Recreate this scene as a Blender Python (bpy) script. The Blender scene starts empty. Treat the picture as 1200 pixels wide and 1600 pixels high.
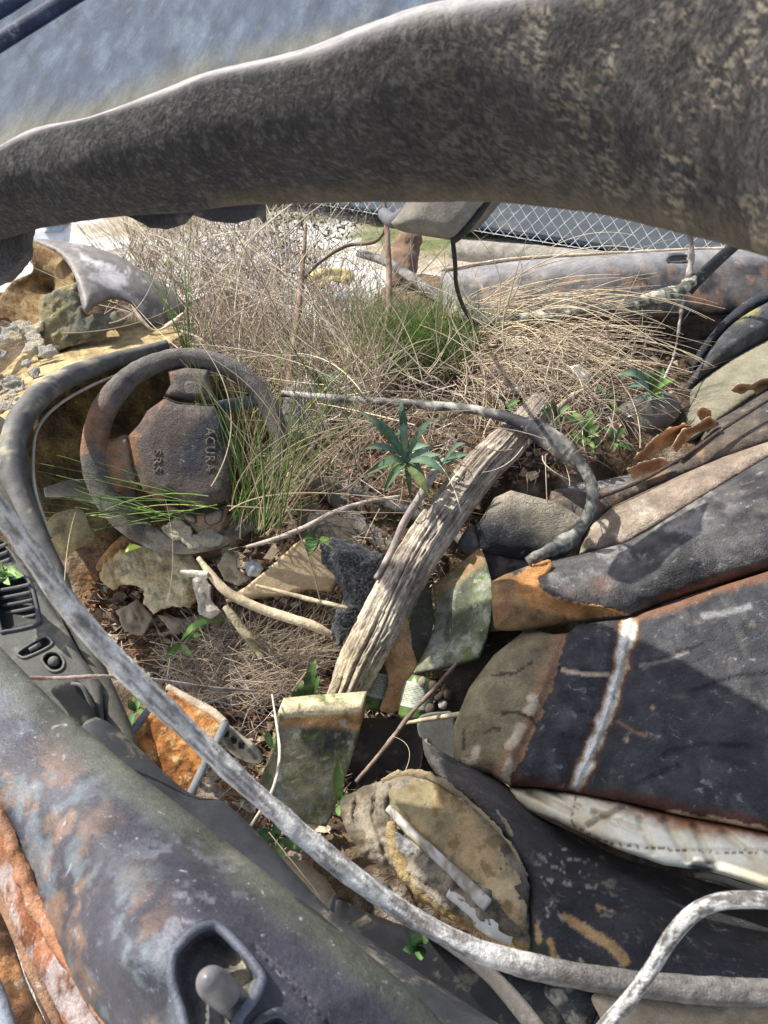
import bpy, math, random
import numpy as np
from mathutils import Vector
from mathutils.geometry import delaunay_2d_cdt
R = math.radians
random.seed(7); rng = np.random.default_rng(11)

# ------------------------------------------------------------------ camera, sky, sun, exposure
FPX = 1180.0; PITCH = 36.0; CAMZ = 1.35
SUN_TO = Vector((-0.55, 0.30, 0.78)).normalized()      # direction towards the sun
scn = bpy.context.scene
cam_d = bpy.data.cameras.new('camera'); cam = bpy.data.objects.new('camera', cam_d); scn.collection.objects.link(cam)
cam.location = (0, 0, CAMZ); cam.rotation_euler = (R(90 - PITCH), 0, 0)
cam_d.sensor_width = 36; cam_d.lens = FPX / 1600 * 36; cam_d.clip_start = 0.02; cam_d.clip_end = 400
cam_d.dof.use_dof = True; cam_d.dof.focus_distance = 1.15; cam_d.dof.aperture_fstop = 20.0
scn.camera = cam
w = bpy.data.worlds.new('World'); scn.world = w; w.use_nodes = True
nt = w.node_tree; sky = nt.nodes.new('ShaderNodeTexSky'); sky.sky_type = 'NISHITA'; sky.sun_disc = False
sky.sun_elevation = math.asin(SUN_TO.z); sky.sun_rotation = math.atan2(SUN_TO.x, SUN_TO.y)
sky.dust_density = 2.5; sky.air_density = .8; hs = nt.nodes.new('ShaderNodeHueSaturation'); hs.inputs['Saturation'].default_value = .66; nt.links.new(sky.outputs[0], hs.inputs['Color'])
bg = nt.nodes['Background']; nt.links.new(hs.outputs[0], bg.inputs[0]); bg.inputs[1].default_value = 0.15
sl = bpy.data.lights.new('sun', 'SUN'); sl.energy = 4.4; sl.angle = R(0.5); sl.color = (1, .95, .86)
so = bpy.data.objects.new('sun', sl); scn.collection.objects.link(so)
so.rotation_euler = SUN_TO.to_track_quat('Z', 'Y').to_euler(); so.location = (-4, -2, 6)
scn.view_settings.view_transform = 'Standard'; scn.view_settings.look = 'None'
scn.view_settings.exposure = 0.74; scn.view_settings.gamma = 1
scn.cycles.max_bounces = 8; scn.cycles.diffuse_bounces = 5

# ------------------------------------------------------------------ helpers
sP, cP = math.sin(R(PITCH)), math.cos(R(PITCH))
def P(px, py, t):
    px = np.asarray(px, float); py = np.asarray(py, float); t = np.asarray(t, float)
    u = (px - 600) / FPX; v = (800 - py) / FPX
    return np.stack([u * t, (cP + v * sP) * t, CAMZ - (sP - cP * v) * t], -1)
def tz(py, z):                                           # depth at which the row meets the height z
    v = (800 - np.asarray(py, float)) / FPX
    return (CAMZ - z) / (sP - cP * v)

_hash = rng.random((64, 64, 64))
def vnoise(p):
    i = np.floor(p).astype(int); f = p - i; f = f * f * (3 - 2 * f)
    def h(a, b, c): return _hash[(i[:, 0] + a) & 63, (i[:, 1] + b) & 63, (i[:, 2] + c) & 63]
    x, y, z = f[:, 0], f[:, 1], f[:, 2]
    c00 = h(0,0,0)*(1-x)+h(1,0,0)*x; c10 = h(0,1,0)*(1-x)+h(1,1,0)*x
    c01 = h(0,0,1)*(1-x)+h(1,0,1)*x; c11 = h(0,1,1)*(1-x)+h(1,1,1)*x
    return ((c00*(1-y)+c10*y)*(1-z) + (c01*(1-y)+c11*y)*z)
def fbm(W, s, o=4, off=0.0):
    p = W * s + off; a = .5; r = 0; n = 0; e = 0
    for k in range(o + 2): r = r + a * vnoise(p); n += a; e += a*a; p = p * 2.03 + 11.3; a *= .62
    return .5 + (r / n - .5) * 1.15
def sm(a, b, x): t = np.clip((x - a) / (b - a), 0, 1); return t * t * (3 - 2 * t)
def mx(a, b, m):
    a = np.asarray(a, float); b = np.asarray(b, float); m = np.asarray(m)[..., None]
    return a * (1 - m) + b * m
def dline(px, py, line):
    d = np.full(len(px), 1e9)
    for (a, b) in zip(line[:-1], line[1:]):
        ax, ay = a[:2]; bx, by = b[:2]; L = max((bx-ax)**2 + (by-ay)**2, 1e-9)
        t = np.clip(((px-ax)*(bx-ax) + (py-ay)*(by-ay)) / L, 0, 1)
        d = np.minimum(d, np.hypot(px - ax - t*(bx-ax), py - ay - t*(by-ay)))
    return d
def inside(px, py, poly):
    r = np.zeros(len(px), bool); n = len(poly)
    for i in range(n):
        x1, y1 = poly[i][:2]; x2, y2 = poly[(i+1) % n][:2]
        if y1 == y2: continue
        c = ((py < y1) != (py < y2)) & (px < (x2-x1)*(py-y1)/(y2-y1) + x1); r ^= c
    return r
def rbf(pts):                                            # smooth interpolation of 1/t through control points
    pts = np.array(pts, float); X = pts[:, :2] / 400; n = len(X)
    def k(a, b): d = np.sqrt(((a[:, None] - b[None]) ** 2).sum(-1)); return d
    A = np.zeros((n+3, n+3)); A[:n, :n] = k(X, X) + np.eye(n) * 1e-4; A[:n, n] = 1; A[:n, n+1:] = X; A[n, :n] = 1; A[n+1:, :n] = X.T
    wts = np.linalg.lstsq(A, np.r_[1/pts[:, 2], 0, 0, 0], rcond=None)[0]
    def f(px, py):
        Q = np.stack([np.asarray(px, float).ravel(), np.asarray(py, float).ravel()], -1) / 400
        return 1 / np.clip(k(Q, X) @ wts[:n] + wts[n] + Q @ wts[n+1:], .15, 8)
    return f
def smooth_path(pts, n, closed=False):
    pts = np.array(pts, float); m = len(pts)
    if closed: q = np.r_[pts[-1:], pts, pts[:2]]; segs = m
    else: q = np.r_[2*pts[:1]-pts[1:2], pts, 2*pts[-1:]-pts[-2:-1]]; segs = m - 1
    u = np.linspace(0, segs, n, endpoint=not closed); i = np.minimum(u.astype(int), segs-1); f = (u - i)[:, None]
    a, b, c, d = q[i], q[i+1], q[i+2], q[i+3]
    return .5*((2*b) + (-a+c)*f + (2*a-5*b+4*c-d)*f**2 + (-a+3*b-3*c+d)*f**3)

WL = {}
def link(o, parent=None, at=(0, 0, 0)):
    scn.collection.objects.link(o); WL[o.name] = np.array(at, float)
    base = WL[parent.name] if parent else np.zeros(3)
    o.parent = parent; o.location = tuple(WL[o.name] - base); return o
def tag(o, label=None, cat=None, group=None, kind=None):
    for k, v in (('label', label), ('category', cat), ('group', group), ('kind', kind)):
        if v: o[k] = v
    return o
def empty(name, at, label, cat, group=None):
    return tag(link(bpy.data.objects.new(name, None), None, at), label, cat, group)
def mesh(name, V, F, col, m, parent=None, smooth=True):
    V = np.asarray(V, float); o0 = V.mean(0) if parent is None or True else 0
    if parent is None: o0 = np.array([V[:, 0].mean(), V[:, 1].mean(), V[:, 2].min()])
    me = bpy.data.meshes.new(name); me.from_pydata((V - o0).tolist(), [], F if isinstance(F, list) else F.tolist())
    ca = me.color_attributes.new('col', 'FLOAT_COLOR', 'POINT')
    C = np.ones((len(V), 4)); C[:, :3] = np.clip(np.broadcast_to(np.asarray(col, float), (len(V), 3)), 0, 1)
    ca.data.foreach_set('color', C.ravel())
    if smooth: me.polygons.foreach_set('use_smooth', [True] * len(me.polygons))
    me.materials.append(m); me.update()
    return link(bpy.data.objects.new(name, me), parent, o0)

def M(name, var=(.7, 1.2), vs=25, dirt=None, rough=.85, bump=.4, bs=300, bd=.001, mb=0, ms=40, spec=.3, sheen=0, stretch=(1,1,1), rot=(0,0,0), metal=0, dirt2=None, crack=0):
    m = bpy.data.materials.new(name); m.use_nodes = True; n = m.node_tree.nodes; l = m.node_tree.links
    b = n['Principled BSDF']; b.inputs['Roughness'].default_value = rough; b.inputs['Specular IOR Level'].default_value = spec
    b.inputs['Metallic'].default_value = metal
    if sheen: b.inputs['Sheen Weight'].default_value = sheen; b.inputs['Sheen Roughness'].default_value = .5
    tc = n.new('ShaderNodeTexCoord'); mp = n.new('ShaderNodeMapping'); mp.inputs['Scale'].default_value = stretch; mp.inputs['Rotation'].default_value = rot
    l.new(tc.outputs['Object'], mp.inputs[0])
    def noise(s, d=6, r=.6, dist=0, src=mp):
        x = n.new('ShaderNodeTexNoise'); x.inputs['Scale'].default_value = s; x.inputs['Detail'].default_value = d
        x.inputs['Roughness'].default_value = r; x.inputs['Distortion'].default_value = dist; l.new(src.outputs[0], x.inputs[0]); return x
    at = n.new('ShaderNodeAttribute'); at.attribute_name = 'col'
    def ramp(src, a, b_, c0=0, c1=1):
        x = n.new('ShaderNodeMapRange'); x.inputs[1].default_value = a; x.inputs[2].default_value = b_
        x.inputs[3].default_value = c0; x.inputs[4].default_value = c1; l.new(src, x.inputs[0]); return x.outputs[0]
    v1 = ramp(noise(vs, 8, .65).outputs[0], .3, .7, var[0], var[1])
    v2 = ramp(noise(vs * 9, 4, .7).outputs[0], .3, .7, (1+var[0])/2, (1+var[1])/2)
    v3 = ramp(noise(vs * 34, 3, .7).outputs[0], .3, .7, (1+2*var[0])/3, (1+2*var[1])/3)
    m0 = n.new('ShaderNodeMath'); m0.operation = 'MULTIPLY'; l.new(v3, m0.inputs[0]); l.new(v2, m0.inputs[1])
    mu = n.new('ShaderNodeMath'); mu.operation = 'MULTIPLY'; l.new(v1, mu.inputs[0]); l.new(m0.outputs[0], mu.inputs[1])
    sc = n.new('ShaderNodeVectorMath'); sc.operation = 'SCALE'; l.new(at.outputs[0], sc.inputs[0]); l.new(mu.outputs[0], sc.inputs['Scale'])
    cur = sc.outputs[0]
    for d in (dirt, dirt2):
        if d:
            c, lo, hi, s = d
            mi = n.new('ShaderNodeMix'); mi.data_type = 'RGBA'; l.new(ramp(noise(s, 9, .68, .4).outputs[0], lo, hi), mi.inputs[0])
            l.new(cur, mi.inputs[6]); mi.inputs[7].default_value = (*c, 1); cur = mi.outputs[2]
    l.new(cur, b.inputs['Base Color'])
    if bump:
        bn = n.new('ShaderNodeBump'); bn.inputs['Strength'].default_value = bump; bn.inputs['Distance'].default_value = bd
        nb = noise(bs, 5, .65).outputs[0]
        if mb:
            ad = n.new('ShaderNodeMath'); ad.operation = 'MULTIPLY_ADD'; l.new(noise(ms, 6, .6).outputs[0], ad.inputs[0]); ad.inputs[1].default_value = mb; l.new(nb, ad.inputs[2]); nb = ad.outputs[0]
        if crack:
            vo = n.new('ShaderNodeTexVoronoi'); vo.feature = 'DISTANCE_TO_EDGE'; vo.inputs['Scale'].default_value = crack
            wn = noise(crack * .7, 4, .6); wa = n.new('ShaderNodeVectorMath'); wa.operation = 'MULTIPLY_ADD'; l.new(wn.outputs[1], wa.inputs[0])
            wa.inputs[1].default_value = (2.2 / crack,) * 3; l.new(mp.outputs[0], wa.inputs[2]); l.new(wa.outputs[0], vo.inputs['Vector'])
            ck = ramp(vo.outputs['Distance'], 0, .09); a2 = n.new('ShaderNodeMath'); a2.operation = 'MULTIPLY_ADD'; l.new(ck, a2.inputs[0]); a2.inputs[1].default_value = .4; l.new(nb, a2.inputs[2]); nb = a2.outputs[0]
        l.new(nb, bn.inputs['Height']); l.new(bn.outputs[0], b.inputs['Normal'])
    return m

MT = dict(
    fuzz=M('lining_felt', (.6, 1.4), 70, None, .9, .8, 420, .0035, 1.2, 230, .15, .12),
    roof=M('weathered_roof', (.6, 1.4), 22, ((.10, .11, .11), .58, .78, 60), .85, .5, 500, .001, 1, 60, .3, stretch=(2.5, .5, 1)),
    paint=M('worn_door_vinyl', (.55, 1.4), 30, ((.30, .31, .33), .62, .70, 120), .5, .45, 520, .0015, 1, 200, .4, dirt2=((.14, .13, .13), .62, .68, 380)),
    rust=M('rust_flakes', (.5, 1.5), 40, ((.55, .5, .45), .60, .70, 50), .85, .9, 260, .003, 2, 60, .2),
    leather=M('cracked_leather', (.55, 1.4), 34, ((.28, .28, .29), .60, .72, 70), .7, .9, 480, .0022, 1.6, 120, .25, dirt2=((.17, .13, .10), .60, .72, 40), crack=75),
    suede=M('suede', (.7, 1.25), 22, ((.2, .17, .1), .58, .74, 30), .95, .7, 420, .0015, 1.2, 60, .1),
    foam=M('old_foam', (.55, 1.3), 35, ((.12, .07, .03), .58, .72, 32), .95, .9, 220, .004, 1.5, 50, .1),
    cream=M('cream_leather', (.85, 1.1), 20, ((.34, .27, .17), .56, .78, 16), .6, .3, 300, .001, 1.2, 40, .3),
    plastic=M('dusty_plastic', (.65, 1.3), 30, ((.24, .21, .15), .55, .72, 24), .65, .4, 420, .0008, 1, 60, .35),
    mossy=M('mossy_board', (.5, 1.4), 40, ((.10, .12, .04), .50, .64, 28), .9, .7, 260, .002, 1.5, 50, .15, dirt2=((.36, .35, .3), .58, .68, 60)),
    soil=M('soil', (.4, 1.5), 18, ((.10, .07, .045), .50, .68, 9), .95, 1, 120, .008, 1.6, 30, .1),
    gravel=M('gravel', (.65, 1.25), 14, ((.35, .29, .2), .50, .66, 4), .95, 1, 60, .02, 1, 20, .1),
    asphalt=M('asphalt', (.75, 1.25), 8, ((.12, .12, .12), .55, .7, 3), .9, .6, 90, .006, 0, 20, .2),
    wood=M('weathered_wood', (.55, 1.35), 30, ((.14, .10, .07), .60, .70, 40), .9, .8, 200, .002, 1.5, 60, .1),
    vine=M('vine_bark', (.55, 1.4), 90, None, .85, .9, 420, .002, 1.5, 160, .15),
    straw=M('dry_straw', (.75, 1.2), 60, None, .75, 0, spec=.3),
    leaf=M('leaf', (.6, 1.3), 70, ((.16, .14, .06), .60, .72, 80), .75, .6, 220, .001, 0, 40, .2),
    steel=M('galvanised_wire', (.9, 1.1), 30, None, .45, 0, spec=.5),
    rubber=M('cracked_rubber', (.6, 1.4), 60, ((.3, .29, .27), .58, .72, 80), .7, .6, 300, .001, 1, 60, .3),
    tin=M('tin_label', (.85, 1.1), 60, ((.3, .2, .1), .62, .72, 60), .4, .2, 200, .0005, 0, 40, .5),
    cloth=M('matted_cloth', (.4, 1.6), 90, None, .95, 1, 500, .006, 1, 120, .1, .4),
)

def densify(poly, step, closed=True):
    out = []; n = len(poly)
    for i in range(n if closed else n-1):
        a = np.array(poly[i], float); b = np.array(poly[(i+1) % n], float); k = max(1, int(np.hypot(*(b-a)) / step))
        for j in range(k): out.append(a + (b-a) * j / k)
    return np.array(out)
def sheet(name, poly, t, m, col, parent=None, res=6, thick=.012, bulge=0, bw=40, rag=0, round_=True, ext=None, disp=0, ds=25, dt=None, uneven=0, es=6):
    """closed solid: an outline with its own distance, real thickness, a domed front, ragged edge and surface relief"""
    if round_:
        poly = smooth_path(poly, max(len(poly) * 6, 12), True)
    pd = densify([tuple(p) for p in poly], res)
    if rag:
        d = np.roll(pd, -1, 0) - np.roll(pd, 1, 0); nrm = np.stack([d[:, 1], -d[:, 0]], -1) / (np.linalg.norm(d, axis=1)[:, None] + 1e-6)
        q = np.c_[pd / (res * 3.0), np.zeros(len(pd))]; pd = pd + nrm * ((fbm(q, 1, 3, len(name)) - .5) * 2 * rag)[:, None]
    x0, y0 = pd.min(0); x1, y1 = pd.max(0)
    gx, gy = np.meshgrid(np.arange(x0, x1, res), np.arange(y0, y1, res)); gx = gx + (np.arange(gx.shape[0]) % 2)[:, None] * res * .5
    gx = gx.ravel() + rng.uniform(-.2, .2, gx.size) * res; gy = gy.ravel() + rng.uniform(-.2, .2, gy.size) * res
    ring = [tuple(p) for p in pd] + [tuple(pd[0])]
    k = inside(gx, gy, pd) & (dline(gx, gy, ring) > res * .45); G = np.stack([gx[k], gy[k]], -1)
    A = np.r_[pd, G]; nb = len(pd)
    vo, eo, fo, *_ = delaunay_2d_cdt([Vector(p) for p in A], [(i, (i+1) % nb) for i in range(nb)], [], 1, 1e-5)
    A = np.array([tuple(v) for v in vo]); F = [list(f) for f in fo if len(f) == 3]
    px, py = A[:, 0], A[:, 1]
    base = t(px, py) if callable(t) else np.full(len(px), float(t))
    d = dline(px, py, ring); s = np.clip(d / bw, 0, 1); h = bulge * np.sqrt(np.clip(1 - (1 - s) ** 2, 0, 1))
    W0 = P(px, py, base)
    if disp: h = h + (fbm(W0, ds, 4, 3.1) - .5) * 2 * disp * sm(0, 12, d)
    if uneven: h = h + (fbm(W0, es, 3, 8.7) - .5) * 2 * uneven * sm(0, 20, d)
    tt = base - h
    if dt is not None: tt = tt + dt(px, py)
    Wf = P(px, py, tt)
    C = col(px, py, W0) if callable(col) else np.broadcast_to(np.asarray(col, float), (len(px), 3))
    back = P(px, py, base + thick) if ext is None else P(px, py, base) + np.array(ext)
    n = len(A); cnt = {}
    for f in F:
        for a, b in ((f[0], f[1]), (f[1], f[2]), (f[2], f[0])): cnt[(a, b)] = cnt.get((a, b), 0) + 1
    side = [[a, b, b + n, a + n][::-1] for (a, b) in cnt if (b, a) not in cnt]
    allF = [f for f in F] + [[i + n for i in f[::-1]] for f in F] + side
    # outward: image y runs down, so flip to face the camera
    allF = [f[::-1] for f in allF]
    return mesh(name, np.r_[Wf, back], allF, np.r_[C, C * .8], m, parent)

def tubeW(name, W, rad, col, m, parent=None, sides=12, closed=False, ridge=0, rn=9, lump=0, flat=1.0, ls=40, cap=True, ret=False):
    W = np.asarray(W, float); n = len(W); rad = np.broadcast_to(np.asarray(rad, float), (n,))
    T = np.gradient(W, axis=0) if not closed else (np.roll(W, -1, 0) - np.roll(W, 1, 0))
    T /= np.linalg.norm(T, axis=1)[:, None] + 1e-9
    ref = np.array([0, sP, cP]) * 1.0; ref = np.array([0.02, -cP, sP])   # towards the camera
    N = ref - (T @ ref)[:, None] * T; N /= np.linalg.norm(N, axis=1)[:, None] + 1e-9
    B = np.cross(T, N); a = np.linspace(0, 2*np.pi, sides, endpoint=False)
    ring = (np.cos(a)[None, :, None] * N[:, None] * flat + np.sin(a)[None, :, None] * B[:, None])
    r = rad[:, None] * np.ones(sides)[None]
    s = np.r_[0, np.cumsum(np.linalg.norm(np.diff(W, axis=0), axis=1))]
    if ridge:
        q = np.stack([(np.cos(a) * rn)[None].repeat(n, 0), (np.sin(a) * rn)[None].repeat(n, 0), (s * 14)[:, None].repeat(sides, 1)], -1).reshape(-1, 3)
        rr = fbm(q, .5, 4, 2.2).reshape(n, sides); r = r * (1 + (rr - .5) * 2 * ridge)
    V = W[:, None] + ring * r[..., None]
    if lump:
        nn = fbm(V.reshape(-1, 3), ls, 3, 5.5).reshape(n, sides); V = V + ring * ((nn - .5) * 2 * lump)[..., None]
    V = V.reshape(-1, 3); F = []
    for i in range(n if closed else n-1):
        j = (i+1) % n
        for k in range(sides):
            k2 = (k+1) % sides; F.append([i*sides+k, i*sides+k2, j*sides+k2, j*sides+k])
    if not closed and cap: F.append(list(range(sides))[::-1]); F.append([(n-1)*sides+k for k in range(sides)])
    sv = np.repeat(s, sides); av = np.tile(a, n)
    C = col(sv / (s[-1] + 1e-9), av, V) if callable(col) else np.broadcast_to(np.asarray(col, float), (len(V), 3))
    if ret: return V, F, C
    return mesh(name, V, F, C, m, parent)
def tube(name, pts, col, m, parent=None, n=60, **k):
    """pts: (px, py, depth, radius in mm)"""
    p = smooth_path(pts, n, k.get('closed', False)); return tubeW(name, P(p[:, 0], p[:, 1], p[:, 2]), p[:, 3] * .001, col, m, parent, **k)
def joinmesh(name, parts, m, parent=None):
    V = []; F = []; C = []; o = 0
    for v, f, c in parts:
        V.append(v); C.append(np.broadcast_to(c, (len(v), 3))); F += [[i + o for i in q] for q in f]; o += len(v)
    return mesh(name, np.concatenate(V), F, np.concatenate(C), m, parent)

def blades(name, A, B, Cc, wid, col, m, parent=None, K=9, taper=.25):
    """thin stems: quadratic curves A -> Cc -> B in (px,py,t), width in mm, as slim three sided tubes"""
    A, B, Cc = (np.asarray(x, float) for x in (A, B, Cc)); n = len(A); u = np.linspace(0, 1, K)[None, :, None]
    pt = A[:, None]*(1-u)**2 + 2*Cc[:, None]*u*(1-u) + B[:, None]*u**2
    W = P(pt[..., 0], pt[..., 1], pt[..., 2])
    T = np.gradient(W, axis=1); T /= np.linalg.norm(T, axis=2, keepdims=True) + 1e-9
    ref = np.array([0.1, -cP, sP]); N = ref - (T @ ref)[..., None] * T; N /= np.linalg.norm(N, axis=2, keepdims=True) + 1e-9
    Bn = np.cross(T, N); r = (np.asarray(wid, float)[:, None] * .0005) * (1 - (1 - taper) * np.linspace(0, 1, K)[None] ** 1.5)
    V = np.stack([W + (N*math.cos(a)*.5 + Bn*math.sin(a)) * r[..., None] for a in (math.pi/2, math.pi*7/6, math.pi*11/6)], 2).reshape(-1, 3)
    i0 = (np.arange(n)[:, None, None] * K + np.arange(K-1)[None, :, None]) * 3; k = np.arange(3)[None, None]; k2 = (k + 1) % 3
    F = np.stack([i0 + k, i0 + k2, i0 + 3 + k2, i0 + 3 + k], -1).reshape(-1, 4)
    C = np.repeat(np.asarray(col, float), K*3, 0) if np.ndim(col) == 2 else col
    return mesh(name, V, F, C, m, parent)
def pick(cols, n, j=.15):
    c = np.array(cols, float)[rng.integers(0, len(cols), n)]; return np.clip(c * (1 + rng.uniform(-j, j, (n, 1))), 0, 1)
def rand_in(poly, n):
    p = np.array(poly, float); x0, y0 = p.min(0)[:2]; x1, y1 = p.max(0)[:2]; out = np.zeros((0, 2))
    while len(out) < n:
        q = np.stack([rng.uniform(x0, x1, n*2), rng.uniform(y0, y1, n*2)], -1); out = np.r_[out, q[inside(q[:, 0], q[:, 1], poly)]]
    return out[:n]

STRAW = [(.62, .50, .33), (.55, .44, .30), (.46, .36, .25), (.70, .60, .42), (.38, .29, .20)]
GREY = [(.45, .38, .33), (.36, .29, .25), (.52, .45, .38), (.28, .22, .18)]
GREEN = [(.13, .22, .05), (.18, .28, .07), (.09, .16, .04), (.28, .33, .11)]

# ------------------------------------------------------------------ ground outside
GZ = .25
def gridmesh(name, x0, x1, y0, y1, nx, ny, zf, col, m, kind='structure'):
    X, Y = np.meshgrid(np.linspace(x0, x1, nx), np.linspace(y0, y1, ny)); V = np.stack([X.ravel(), Y.ravel(), np.zeros(X.size)], -1); V[:, 2] = zf(V)
    i = np.arange(nx*ny).reshape(ny, nx); F = np.stack([i[:-1, :-1], i[:-1, 1:], i[1:, 1:], i[1:, :-1]], -1).reshape(-1, 4)
    o = mesh(name, V, F, col(V) if callable(col) else col, m); o['kind'] = kind; return o
def gcol(V):
    g = fbm(V, .9, 4); c = mx((.80, .79, .76), (.50, .44, .33), sm(.52, .62, g)); return mx(c, (.2, .22, .1), sm(.58, .66, fbm(V, 1.3, 4, 4)))
bgm = gridmesh('ground', -60, 60, -40, 120, 2, 2, lambda V: GZ - .06, (.36, .33, .27), MT['gravel'])
gridmesh('gravel_yard', -5, 7, -3, 7, 160, 140, lambda V: GZ + (fbm(V, 3, 4) - .5) * .05, gcol, MT['gravel'])

# fence line from its two foot points
A3 = P(750, 367, tz(367, GZ + .04)); B3 = P(930, 397, tz(397, GZ + .04)); fd = (B3 - A3); fd[2] = 0; fd /= np.linalg.norm(fd); fn = np.array([-fd[1], fd[0], 0])
if fn[1] < 0: fn = -fn
# road behind the fence
def strip(name, d0, d1, z, col, m):
    c = A3.copy(); c[2] = z; V = []
    for s in (-40, 60):
        for d in (d0, d1): V.append(c + fd*s + fn*d)
    o = mesh(name, np.array(V), [[0, 2, 3, 1]], col, m, smooth=False); o['kind'] = 'structure'
strip('road', .03, 40, GZ + .06, (.055, .065, .075), MT['asphalt'])
fence = empty('chain_link_fence', A3 * np.array([1, 1, 0]) + np.array([0, 0, GZ]), 'galvanised chain link fence with white diamond mesh along the dark road', 'fence')
parts = []; pitch = .031; S0, S1, H = -3.2, 3.4, 1.25; nw = int((S1-S0)/pitch)
for i in range(nw):
    s0 = S0 + i*pitch; nz = int(H/(pitch*1.12)); zz = np.arange(nz+1) * pitch*1.12
    for ph in (0, 1):
        off = np.where((np.arange(nz+1) + ph) % 2 == 0, 0, pitch/2) * (1 if ph == 0 else 1)
        k = np.arange(nz+1)
    off = np.where((k + i) % 2 == 0, -.25, .25) * pitch * 2.06
    W = A3[None] + fd[None]*(s0 + off)[:, None] + fn[None] * (np.where(k % 2 == 0, .003, -.003))[:, None]; W[:, 2] = GZ + .05 + zz
    parts.append(tubeW('', W, .0016, (.82, .84, .84), None, sides=4, ret=True, cap=False))
joinmesh('mesh', parts, MT['steel'], fence)
for z in (.06, H + .05):
    W = np.array([A3 + fd*s for s in np.linspace(S0, S1, 30)]); W[:, 2] = GZ + z; W[:, 2] += np.sin(np.linspace(0, 9, 30)) * .004
    tubeW('line_wire' if z < .5 else 'top_rail', W, .002 if z < .5 else .02, (.7, .73, .74), MT['steel'], fence, sides=8)
for s in (-2.9, -.35, 3.0):
    W = np.array([A3 + fd*s + fn*.035]*8); W[:, 2] = np.linspace(GZ, GZ + H + .12, 8)
    tubeW('post', W, .024, (.55, .57, .57), MT['steel'], fence, sides=12)
# timber kerb before the fence
tube('timber_kerb', [(712, 390, 3.3, 45), (780, 396, 3.15, 45), (900, 408, 2.95, 45), (1050, 430, 2.7, 45)], (.27, .25, .22), MT['wood'], n=50, ridge=.12)
tag(bpy.data.objects['timber_kerb'], 'pale grey timber log lying at the foot of the fence', 'log')

# ------------------------------------------------------------------ soil that fills the car
D = rbf([(-60,480,1.85),(100,480,1.85),(100,620,1.62),(60,900,1.5),(200,950,1.5),(300,1000,1.42),(450,1000,1.35),(600,1200,1.18),(450,1300,1.12),(300,1200,1.25),
 (600,1400,1.02),(800,1560,.93),(300,760,1.66),(450,700,1.56),(550,700,1.42),(650,720,1.34),(800,750,1.27),(900,700,1.27),(700,640,1.45),(600,560,1.6),
 (700,540,1.62),(850,600,1.46),(1000,600,1.45),(1050,520,1.62),(900,500,1.66),(450,520,1.92),(350,500,1.95),(250,430,2.5),(450,430,2.75),(600,450,2.2),
 (700,450,1.95),(1100,470,1.72),(1000,900,1.3),(1000,1200,1.15),(1150,700,1.35),(720,1000,1.27),(-60,800,1.62),(-60,1300,1.3),(1260,500,1.7),(1260,1500,1.0),(100,1600,1.0),(500,880,1.38),(350,900,1.45)])
def soilcol(px, py, W):
    c = mx((.19, .135, .085), (.085, .06, .04), sm(.4, .6, fbm(W, 12, 4)))
    c = mx(c, (.27, .23, .185), sm(.54, .64, fbm(W, 22, 4, 9)))
    return mx(c, (.30, .18, .09), sm(.0, 1, sm(200, 60, np.hypot(px-230, py-900))*.7))
s = sheet('soil', [(-80,455),(100,450),(200,462),(300,470),(360,455),(430,490),(500,520),(560,505),(600,450),(660,430),(720,440),(1270,440),(1270,1640),(-80,1640)], D, MT['soil'], soilcol, res=9, thick=.05, round_=False, disp=.014, ds=18, uneven=.02, es=5, rag=12)
tag(s, kind='structure')

# ------------------------------------------------------------------ the wrecked car
car = empty('wrecked_car', (.1, .9, GZ), 'abandoned rotting car with mossy grey body, overgrown cabin and peeling seats', 'car')

# roof lining: thick fuzzy roll hanging along the roof edge
top = smooth_path([(-60,272),(0,247),(60,218),(150,198),(250,165),(350,128),(480,100),(600,58),(700,30),(850,6),(1000,-10),(1120,-22),(1280,-40)], 420)
bot = smooth_path([(-60,366),(0,360),(60,343),(130,330),(250,318),(415,305),(600,300),(770,298),(900,308),(1000,324),(1100,347),(1200,374),(1280,400)], 420)
tt0 = np.interp(top[:, 0], [-60, 400, 800, 1280], [.52, .43, .34, .26])
prof = []
NA = 110
for k in range(NA):
    a = k / (NA - 1)                     # 0..1: from behind the rim, over it, down the face, under the lower edge
    if a < .12: f = a / .12; pos = -.01 - .015*math.sin(math.pi*f*.5) + .01*f; dep = .05*(1-f)**1.2 + .0*f
    elif a > .86: f = (a - .86) / .14; pos = 1 - f*.10; dep = .10*f
    else: f = (a - .12) / .74; pos = f; dep = -.030*(1-f)**.9*min(1, f/.05)**.5 - .010*math.sin(math.pi*f)
    prof.append((pos, dep))
V = []; C = []
for (pos, dep) in prof:
    px = top[:, 0]*(1-pos) + bot[:, 0]*pos; py = top[:, 1]*(1-pos) + bot[:, 1]*pos
    V.append(P(px, py, tt0 + dep * tt0 / .4))
V = np.stack(V, 1).reshape(-1, 3); n1 = 420
V = V + np.array([0, -cP, sP]) * ((fbm(V, 120, 3) - .5) * .0011 + (fbm(V, 9, 1) - .5) * .012)[:, None]
PX = np.repeat(top[:, 0], NA); AA = np.tile(np.linspace(0, 1, NA), n1)
C = mx((.020, .019, .023), (.040, .035, .032), fbm(V, 60, 4)); C = mx(C, (.30, .26, .19), sm(.52, .62, fbm(V * np.array([1, 1, 1.8]), 420, 2, 4)) * sm(.42, .62, fbm(V, 40, 3, 14)) * sm(450, 1000, PX) * .8)
C = mx(C, (.085, .08, .075), sm(.54, .66, fbm(V, 420, 2, 24)) * .8)
C = mx(C, (.14, .11, .07), sm(.72, .9, AA) * .7 * (PX > 300)); C = mx(C, (.52, .49, .48), sm(.17, .12, AA) * .85)  # last mix paints the rim light on the crest as a pale tone
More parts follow.
